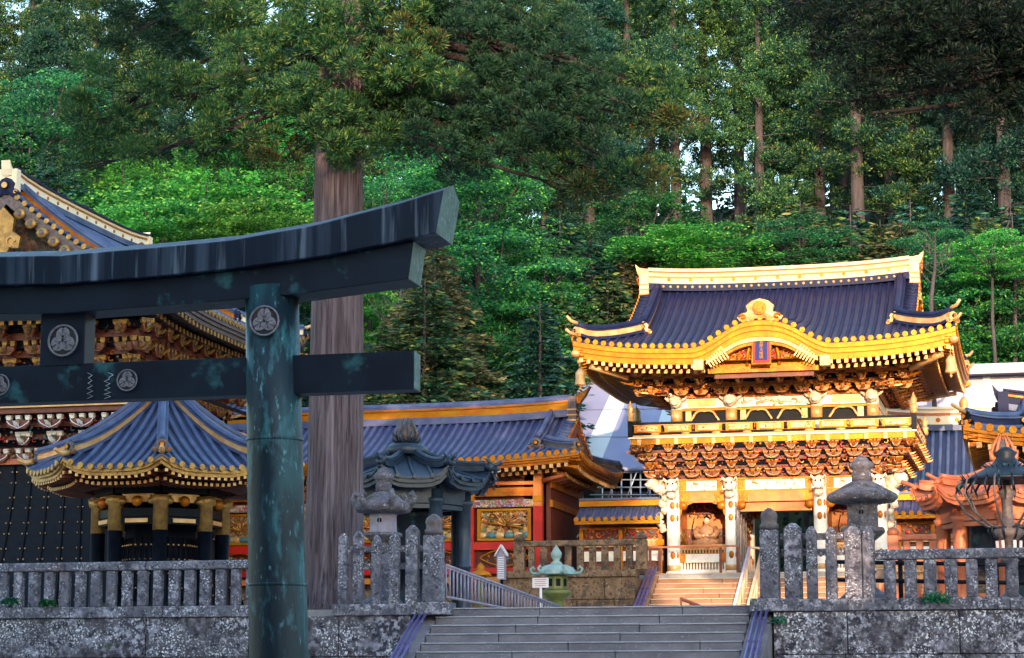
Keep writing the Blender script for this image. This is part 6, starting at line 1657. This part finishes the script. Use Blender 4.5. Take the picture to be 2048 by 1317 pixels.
for k in range(40):
    a = k*pi/20; f = 1/ (cos(((a-pi/8) % (pi/4))-pi/8))*cos(pi/8)
    mb.path([(r*f*cos(a), r*f*sin(a), GZ1+.4+z) for r, z in ((1.44, .2), (1.18, 1.2), (1.01, 2.2))], .022, 'black', n=4)
    for j in range(5): z = .4+.4*j; r = lerp(1.44, 1.01, (z-.2)/2)-.07*sin(pi*(z-.2)/2); mb.blob((r*f*cos(a)*1.02, r*f*sin(a)*1.02, GZ1+.4+z), .03, 'gold_w', n=5, k=3)
mb.build('inner_drum', oc)
mb = MB(TO @ Matrix.Translation((0, 0, oa-.25)) @ Matrix.Scale(.9, 4) @ Matrix.Translation((0, 0, .25-oa))); mb.lathe((0, 0, oa-.25), [(.34, 0), (.38, .15), (.22, .25), (.3, .4), (.33, .6), (.2, .8), (.04, 1.05)], 'gold_w', n=14)
for k in range(8): a = k*pi/4; mb.path([(cos(a)*.3, sin(a)*.3, oa+.2), (cos(a)*.45, sin(a)*.45, oa+.5), (cos(a)*.28, sin(a)*.28, oa+.8)], [.05, .04, .01], 'gold', n=5)
mb.build('jewel_finial', oc)
# bronze lantern houses left and right
def lotus_house(label, px, Yc, colm, tm, py_eave, py_top, finm, hs=.7, fs=.85):
    cx = at(px, 900, Yc).x; zE = at(px, py_eave, Yc-2).z; zA = at(px, py_top, Yc).z
    t, T, S, a = octagon('lantern_house', label, cx, Yc, GZ1+.1, 2.1, zE, zA, tm, 1.42, colm, colm, tm, curve=.35, off=pi/8*0, nrib=2, gold_lines=False, hs=hs)
    mb = MB(T); mb.lathe((0, 0, zA-.12), [(.5, 0), (.5, .18), (.4, .26), (.22, .3)], tm, n=20); mb.build('roof_cap', t)
    z0 = zA+.16; mb = MB(T @ Matrix.Translation((0, 0, z0)) @ Matrix.Scale(fs, 4) @ Matrix.Translation((0, 0, -z0)))
    for k in range(7):
        q = k*2*pi/7; mb.path([(cos(q)*.12, sin(q)*.12, z0), (cos(q)*.36, sin(q)*.36, z0+.12), (cos(q)*.42, sin(q)*.42, z0+.34)], [.07, .09, .02], tm, n=6)
    mb.lathe((0, 0, z0), [(.12, 0), (.24, .12), (.27, .3), (.2, .46), (.08, .56), (.02, .68)], finm[0], n=18)
    for k in range(6):
        q = k*pi/3; mb.path([(cos(q)*.2, sin(q)*.2, z0+.02), (cos(q)*.33, sin(q)*.33, z0+.28), (cos(q)*.24, sin(q)*.24, z0+.52), (cos(q)*.1, sin(q)*.1, z0+.78)], [.03, .055, .045, .01], finm[1], n=5)
    mb.build('lotus_finial', t)
    mb = MB(T); mb.lathe((0, 0, GZ1+.1), [(.75, 0), (.8, .15), (.5, .3), (.45, .9), (.8, 1.15), (.85, 1.4), (.8, 2.3), (.9, 2.4), (.3, 2.7)], 'bronze', n=16); mb.build('inner_lantern', t)
    mb = MB(T); mb.lathe((0, 0, 0), [(1.95, GZ1), (1.95, GZ1+.1)], 'stone', n=8, smooth=False); mb.build('plinth', t)
    return t
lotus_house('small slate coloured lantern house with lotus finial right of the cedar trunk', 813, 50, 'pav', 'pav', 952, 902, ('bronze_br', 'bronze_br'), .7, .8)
lotus_house('orange lit lantern house with curled eave corner at the right edge', 2006, 52, 'copper', 'copper', 985, 938, ('bronze_br', 'copper'), .38, .8)  # its orange light is painted in by the copper colour
# ================================================================ stone lanterns
def stone_lantern(label, px, Y, ytop, ycap0, ycap1, ybox, ybase, hw, m, curls=False):
    c = at(px, 1100, Y); X = c.x
    def Z(y): return at(px, y, Y).z
    t = thing('stone_lantern', label, 'stone lantern', (X, Y, GZ1)); n = 6
    mb = MB(); z1, z0 = Z(ytop), Z(ycap0); h = z1-z0
    mb.lathe((X, Y, z0), [(hw*.28, 0), (hw*.27, h*.35), (hw*.22, h*.4), (hw*.32, h*.5), (hw*.36, h*.62), (hw*.3, h*.75), (hw*.22, h*.8), (hw*.2, h*.85), (hw*.13, h*.95), (.02, h)], m, n=16); mb.build('jewel_top', t)
    mb = MB(); hc = Z(ycap0)-Z(ycap1)
    mb.lathe((X, Y, Z(ycap1)), [(hw*.55, 0), (hw*.9, hc*.08), (hw*1.0, hc*.25), (hw*.95, hc*.42), (hw*.7, hc*.62), (hw*.45, hc*.85), (hw*.25, hc*1.0)], m, n=24)
    if curls:
        for k in range(6):
            a = k*pi/3+.05; pts = [(X+cos(a)*hw*r, Y+sin(a)*hw*r, Z(ycap1)+hc*z) for r, z in ((.7, .3), (.95, .35), (1.1, .7), (1.0, .95), (.88, .8))]; mb.path(pts, [.08, .08, .07, .055, .04], m, n=7)
    mb.build('roof', t)
    mb = MB(); zb = Z(ycap1); zz = Z(ybox)
    mb.lathe((X, Y, zz), [(hw*.48, 0), (hw*.46, (zb-zz)*.9), (hw*.5, zb-zz-.005)], m if not curls else 'picket', n=6, smooth=False, rot=pi/6)
    mb.cyl((X, Y-hw*.43, (zz+zb)/2+.05), (X, Y-hw*.46, (zz+zb)/2+.05), .05, 'black', n=10); mb.build('fire_box', t)
    mb = MB(); z2 = Z(ybase); mb.lathe((X, Y, z2), [(hw*.35, 0), (hw*.6, (zz-z2)*.5), (hw*.68, (zz-z2)*.7), (hw*.66, (zz-z2)-.004)], m, n=6, smooth=False, rot=pi/6); mb.build('platform', t)
    mb = MB(); hh = z2-GZ1; mb.lathe((X, Y, GZ1), [(hw*.75, 0), (hw*.75, .15), (hw*.5, .3), (hw*.32, .4), (hw*.3, hh*.5), (hw*.36, hh*.53), (hw*.3, hh*.56), (hw*.32, hh-.005)], m, n=18); mb.build('shaft', t)
    return t
stone_lantern('large dark stone lantern with mossy roof behind the right pickets', 1727, 44.6, 912, 962, 1008, 1056, 1082, .72, 'stone_d', False)
stone_lantern('smaller stone lantern with curled mossy roof in front of the cedar', 766, 44.4, 935, 984, 1029, 1066, 1085, .62, 'stone_d', True)
# bronze candelabrum
t = thing('bronze_candelabrum', 'dark bronze candelabrum with curved arms and spiky canopy at the right edge', 'candelabrum', tuple(at(2022, 1195, 46.5))); t.location.z = GZ1
X, Y = t.location.x, 46.5
def Zp(y): return at(2022, y, Y).z
mb = MB(); mb.lathe((X, Y, GZ1), [(.5, 0), (.5, .1), (.3, .2), (.12, .35), (.1, .9), (.2, 1.0), (.1, 1.1), (.09, Zp(1085)-GZ1), (.3, Zp(1075)-GZ1), (.33, Zp(1062)-GZ1), (.12, Zp(1050)-GZ1), (.1, Zp(1000)-GZ1), (.2, Zp(985)-GZ1), (.08, Zp(975)-GZ1), (.08, Zp(955)-GZ1)], 'bronze_br', n=16); mb.build('stem', t)
mb = MB(); mb.lathe((X, Y, Zp(962)), [(.9, 0), (.84, .06), (.55, .2), (.3, .34), (.18, .5), (.24, .58), (.08, .7)], 'bronze', n=18)
for k in range(22):
    a = k*2*pi/22; mb.path([(X+cos(a)*.86, Y+sin(a)*.86, Zp(960)), (X+cos(a)*1.02, Y+sin(a)*1.02, Zp(975)), (X+cos(a)*.95, Y+sin(a)*.95, Zp(990))], [.025, .03, .008], 'bronze', n=5); mb.path([(X+cos(a)*.6, Y+sin(a)*.6, Zp(958)), (X+cos(a)*.85, Y+sin(a)*.85, Zp(962)), (X+cos(a)*.95, Y+sin(a)*.95, Zp(948))], [.03, .025, .008], 'bronze', n=5); mb.path([(X+cos(a)*.3, Y+sin(a)*.3, Zp(940)), (X+cos(a)*.5, Y+sin(a)*.5, Zp(930))], [.03, .008], 'bronze', n=5)
mb.build('canopy', t)
for k in range(9):
    a = k*2*pi/9+.3; mb = MB()
    mb.path([(X+cos(a)*r, Y+sin(a)*r, Zp(y)) for r, y in ((.1, 1058), (.45, 1052), (.85, 1025), (1.05, 990), (.98, 962), (.85, 955))], [.03, .028, .025, .022, .02, .018], 'bronze_br', n=6)
    mb.path([(X+cos(a)*r, Y+sin(a)*r, Zp(y)) for r, y in ((.1, 1072), (.3, 1078), (.42, 1062), (.36, 1050))], .022, 'bronze', n=5); mb.build('arm', t)
for k in range(6):
    a = k*pi/3; mb = MB(); mb.cyl((X+cos(a)*.24, Y+sin(a)*.24, Zp(1082)), (X+cos(a)*.22, Y+sin(a)*.22, Zp(1112)), .035, 'wood_w', n=8); mb.build('candle_tube', t)
# green bronze lantern
t = thing('bronze_lantern', 'small green patinated lantern with curled roof beside the white notice', 'lantern', tuple(at(1113, 1213, 58))); t.location.z = GZ1
X, Y = t.location.x, 58.0
def Zq(y): return at(1113, y, Y).z
k_ = lambda y: Zq(y)-GZ1
mb = MB(); mb.lathe((X, Y, GZ1), [(.5, 0), (.45, .2), (.22, .35), (.2, k_(1205)), (.25, k_(1198)), (.38, k_(1190)), (.42, k_(1184)), (.32, k_(1180))], 'bronze_y', n=16); mb.build('base', t)
mb = MB(); mb.lathe((X, Y, Zq(1179)), [(.3, 0), (.3, .32), (.24, .38)], 'bronze_y', n=8, smooth=False)
for k in range(8): a = (k+.5)*pi/4; mb.box((X+cos(a)*.28, Y+sin(a)*.28, Zq(1166)), (.02, .12, .2), 'black', rz=a)
mb.build('fire_box', t)
mb = MB(); mb.lathe((X, Y, Zq(1151)), [(.3, 0), (.52, .02), (.5, .12), (.38, .24), (.15, .3)], 'green_p', n=8, smooth=False)
for k in range(6): a = k*pi/3; mb.path([(X+cos(a)*r, Y+sin(a)*r, Zq(y)) for r, y in ((.45, 1147), (.66, 1147), (.72, 1139), (.64, 1134), (.58, 1139))], [.045, .04, .035, .03, .02], 'green_p', n=6)
mb.build('roof', t)
mb = MB(); z0 = Zq(1130); mb.lathe((X, Y, z0-.05), [(.12, 0), (.16, .1), (.08, .16), (.14, .26), (.16, .36), (.08, .46), (.01, .58)], 'green_p', n=12); mb.build('finial', t)
t = thing('bronze_lantern', 'tiny yellow topped lantern in front of the red corridor base', 'lantern', tuple(at(961, 1200, 66))); t.location.z = GZ1; X = t.location.x
mb = MB(); z = at(961, 1165, 66).z; mb.lathe((X, 66, GZ1), [(.25, 0), (.12, .2), (.1, z-GZ1-.1), (.28, z-GZ1)], 'bronze_y', n=10); mb.build('base', t)
mb = MB(); mb.lathe((X, 66, z), [(.2, 0), (.2, .18), (.36, .2), (.28, .3), (.12, .36), (.14, .46), (.02, .6)], 'gold_y', n=8); mb.build('top', t)
# notices
def text(body, par, loc, size, m, rz=0):
    cu = D.curves.new('lettering', 'FONT'); cu.body = body; cu.size = size; cu.align_x = 'CENTER'; cu.align_y = 'CENTER'; cu.extrude = .003; cu.resolution_u = 2
    o = D.objects.new('lettering', cu); me_o = o; col.objects.link(o); cu.materials.append(M[m]); o.parent = par
    o.location = Vector(loc)-root_loc(par); o.rotation_euler = (pi/2, 0, rz); return to_mesh(o)
t = thing('notice_board', 'small white notice board on a white post left of the green lantern', 'sign', tuple(at(1081, 1213, 55))); t.location.z = GZ1
p = at(1081, 1166, 55); mb = MB(); mb.cyl((p.x, 55.03, GZ1), (p.x, 55.03, p.z+.05), .035, 'paper', n=8); mb.build('post', t)
mb = MB(); mb.box((p.x, 55, p.z), (.42, .03, .25), 'paper'); b = mb.build('board', t); 
mb = MB()
for i in range(4): mb.box((p.x, 54.98, p.z+.08-.05*i), (.32-.05*(i % 2), .006, .012), 'copper')
mb.build('printed_lines', b)
t = thing('pointed_sign_post', 'slim grey pointed sign post with rows of writing left of the stone fence', 'sign', tuple(at(1003, 1200, 60))); t.location.z = GZ1
p0, p1 = at(1003, 1160, 60), at(1003, 1112, 60); zt = at(1003, 1096, 60).z; X = p0.x
mb = MB(); mb.cyl((X, 60.05, GZ1), (X, 60.05, p0.z+.1), .05, 'black', n=8); mb.build('post', t)
mb = MB(); mb.prism([(-.12, p0.z), (-.12, p1.z), (0, zt), (.12, p1.z), (.12, p0.z)], .14, 'picket', lambda a, b, d: (X+a, 60-.07+d, b)); b = mb.build('board', t)
mb = MB()
for i in range(12): mb.box((X, 59.925, lerp(p0.z+.05, p1.z, i/12)), (.18, .008, .022), 'paper')
mb.build('printed_lines', b)
mb = MB(); mb.prism([(-.17, p1.z-.02), (0, zt+.02), (.17, p1.z-.02), (.17, p1.z+.05), (0, zt+.09), (-.17, p1.z+.05)], .22, 'wood_w', lambda a, b, d: (X+a, 60-.11+d, b)); mb.build('little_roof', t)

# dark guard bars and a low painted lattice behind the right hand fence
t = thing('guard_rail', 'two dark horizontal guard bars running behind the right pickets', 'railing', tuple(at(1660, 1190, 46)))
for y in (1124, 1160):
    mb = MB(); mb.cyl(at(1655, y, 46), at(2140, y+8, 46), .045, 'black', n=8); mb.build('bar', t)
for px in (1655, 1800, 1940, 2090):
    a = at(px, 1120, 46.05); mb = MB(); mb.cyl((a.x, 46.05, GZ1), a, .05, 'black', n=8); mb.build('post', t)
t = thing('low_lattice_fence', 'low orange painted lattice with square openings low behind the right balustrade', 'fence', tuple(at(1800, 1195, 58)))
a, b = at(1765, 1180, 58), at(2160, 1180, 58); h = .34
mb = MB()
for z in (-h/2, h/2): mb.box(((a.x+b.x)/2, 58, a.z+z), (b.x-a.x, .08, .1), 'copper')
n = int((b.x-a.x)/.42)
for i in range(n+1): mb.box((lerp(a.x, b.x, i/n), 58, a.z), (.16, .07, h), 'copper')
mb.build('lattice', t)
for i in range(0, n+1, 4): mb = MB(); mb.box((lerp(a.x, b.x, i/n), 58.06, (a.z+GZ1)/2), (.08, .05, a.z-GZ1), 'copper'); mb.build('post', t)
# ---------------------------------------------------------------- light
AZ, EL = R(12), R(7.2)          # sun direction: behind the camera, to the right
sd = Vector((sin(AZ)*cos(EL), -cos(AZ)*cos(EL), sin(EL)))
sun = D.objects.new('sun', D.lights.new('sun', 'SUN')); col.objects.link(sun)
sun.data.energy = 1.0; sun.data.angle = R(.5); sun.data.color = (1, .71, .46)
sun.rotation_euler = sd.to_track_quat('Z', 'Y').to_euler()
sun.location = (0, -20, 60)
w = D.worlds.new('World'); sc.world = w; w.use_nodes = True
nt = w.node_tree; bg = nt.nodes['Background']
sky = nt.nodes.new('ShaderNodeTexSky'); sky.sky_type = 'NISHITA'; sky.sun_disc = False
sky.sun_elevation = EL; sky.sun_rotation = pi - AZ
sky.air_density = 1.2; sky.dust_density = 1.0; sky.ozone_density = 2
nt.links.new(sky.outputs[0], bg.inputs[0]); bg.inputs[1].default_value = .15
sc.view_settings.view_transform = 'Standard'; sc.view_settings.look = 'None'
sc.view_settings.exposure = 2.9; sc.view_settings.gamma = 1
sc.cycles.max_bounces = 6; sc.cycles.transparent_max_bounces = 4
sc.cycles.diffuse_bounces = 3; sc.cycles.glossy_bounces = 2; sc.cycles.transmission_bounces = 2
sc.cycles.use_denoising = True

# labels that are still shared get told apart by their order across the picture
by = {}
for o in col.objects:
    if o.parent is None and o.get('label') and o.get('category'): by.setdefault(o['label'], []).append(o)
for lab, L in by.items():
    if len(L) > 1 and 'outside the picture' not in lab:
        L.sort(key=lambda o: (o.location.x+o.location.y*.2445)/max(1, o.location.y-o.location.x*.2445))
        nm = {2: ['left one', 'right one'], 3: ['leftmost', 'middle one', 'rightmost'], 4: ['leftmost', 'second from left', 'third from left', 'rightmost']}.get(len(L)) or ['number %d from the left' % (i+1) for i in range(len(L))]
        for o, w_ in zip(L, nm): o['label'] = lab + ', ' + w_
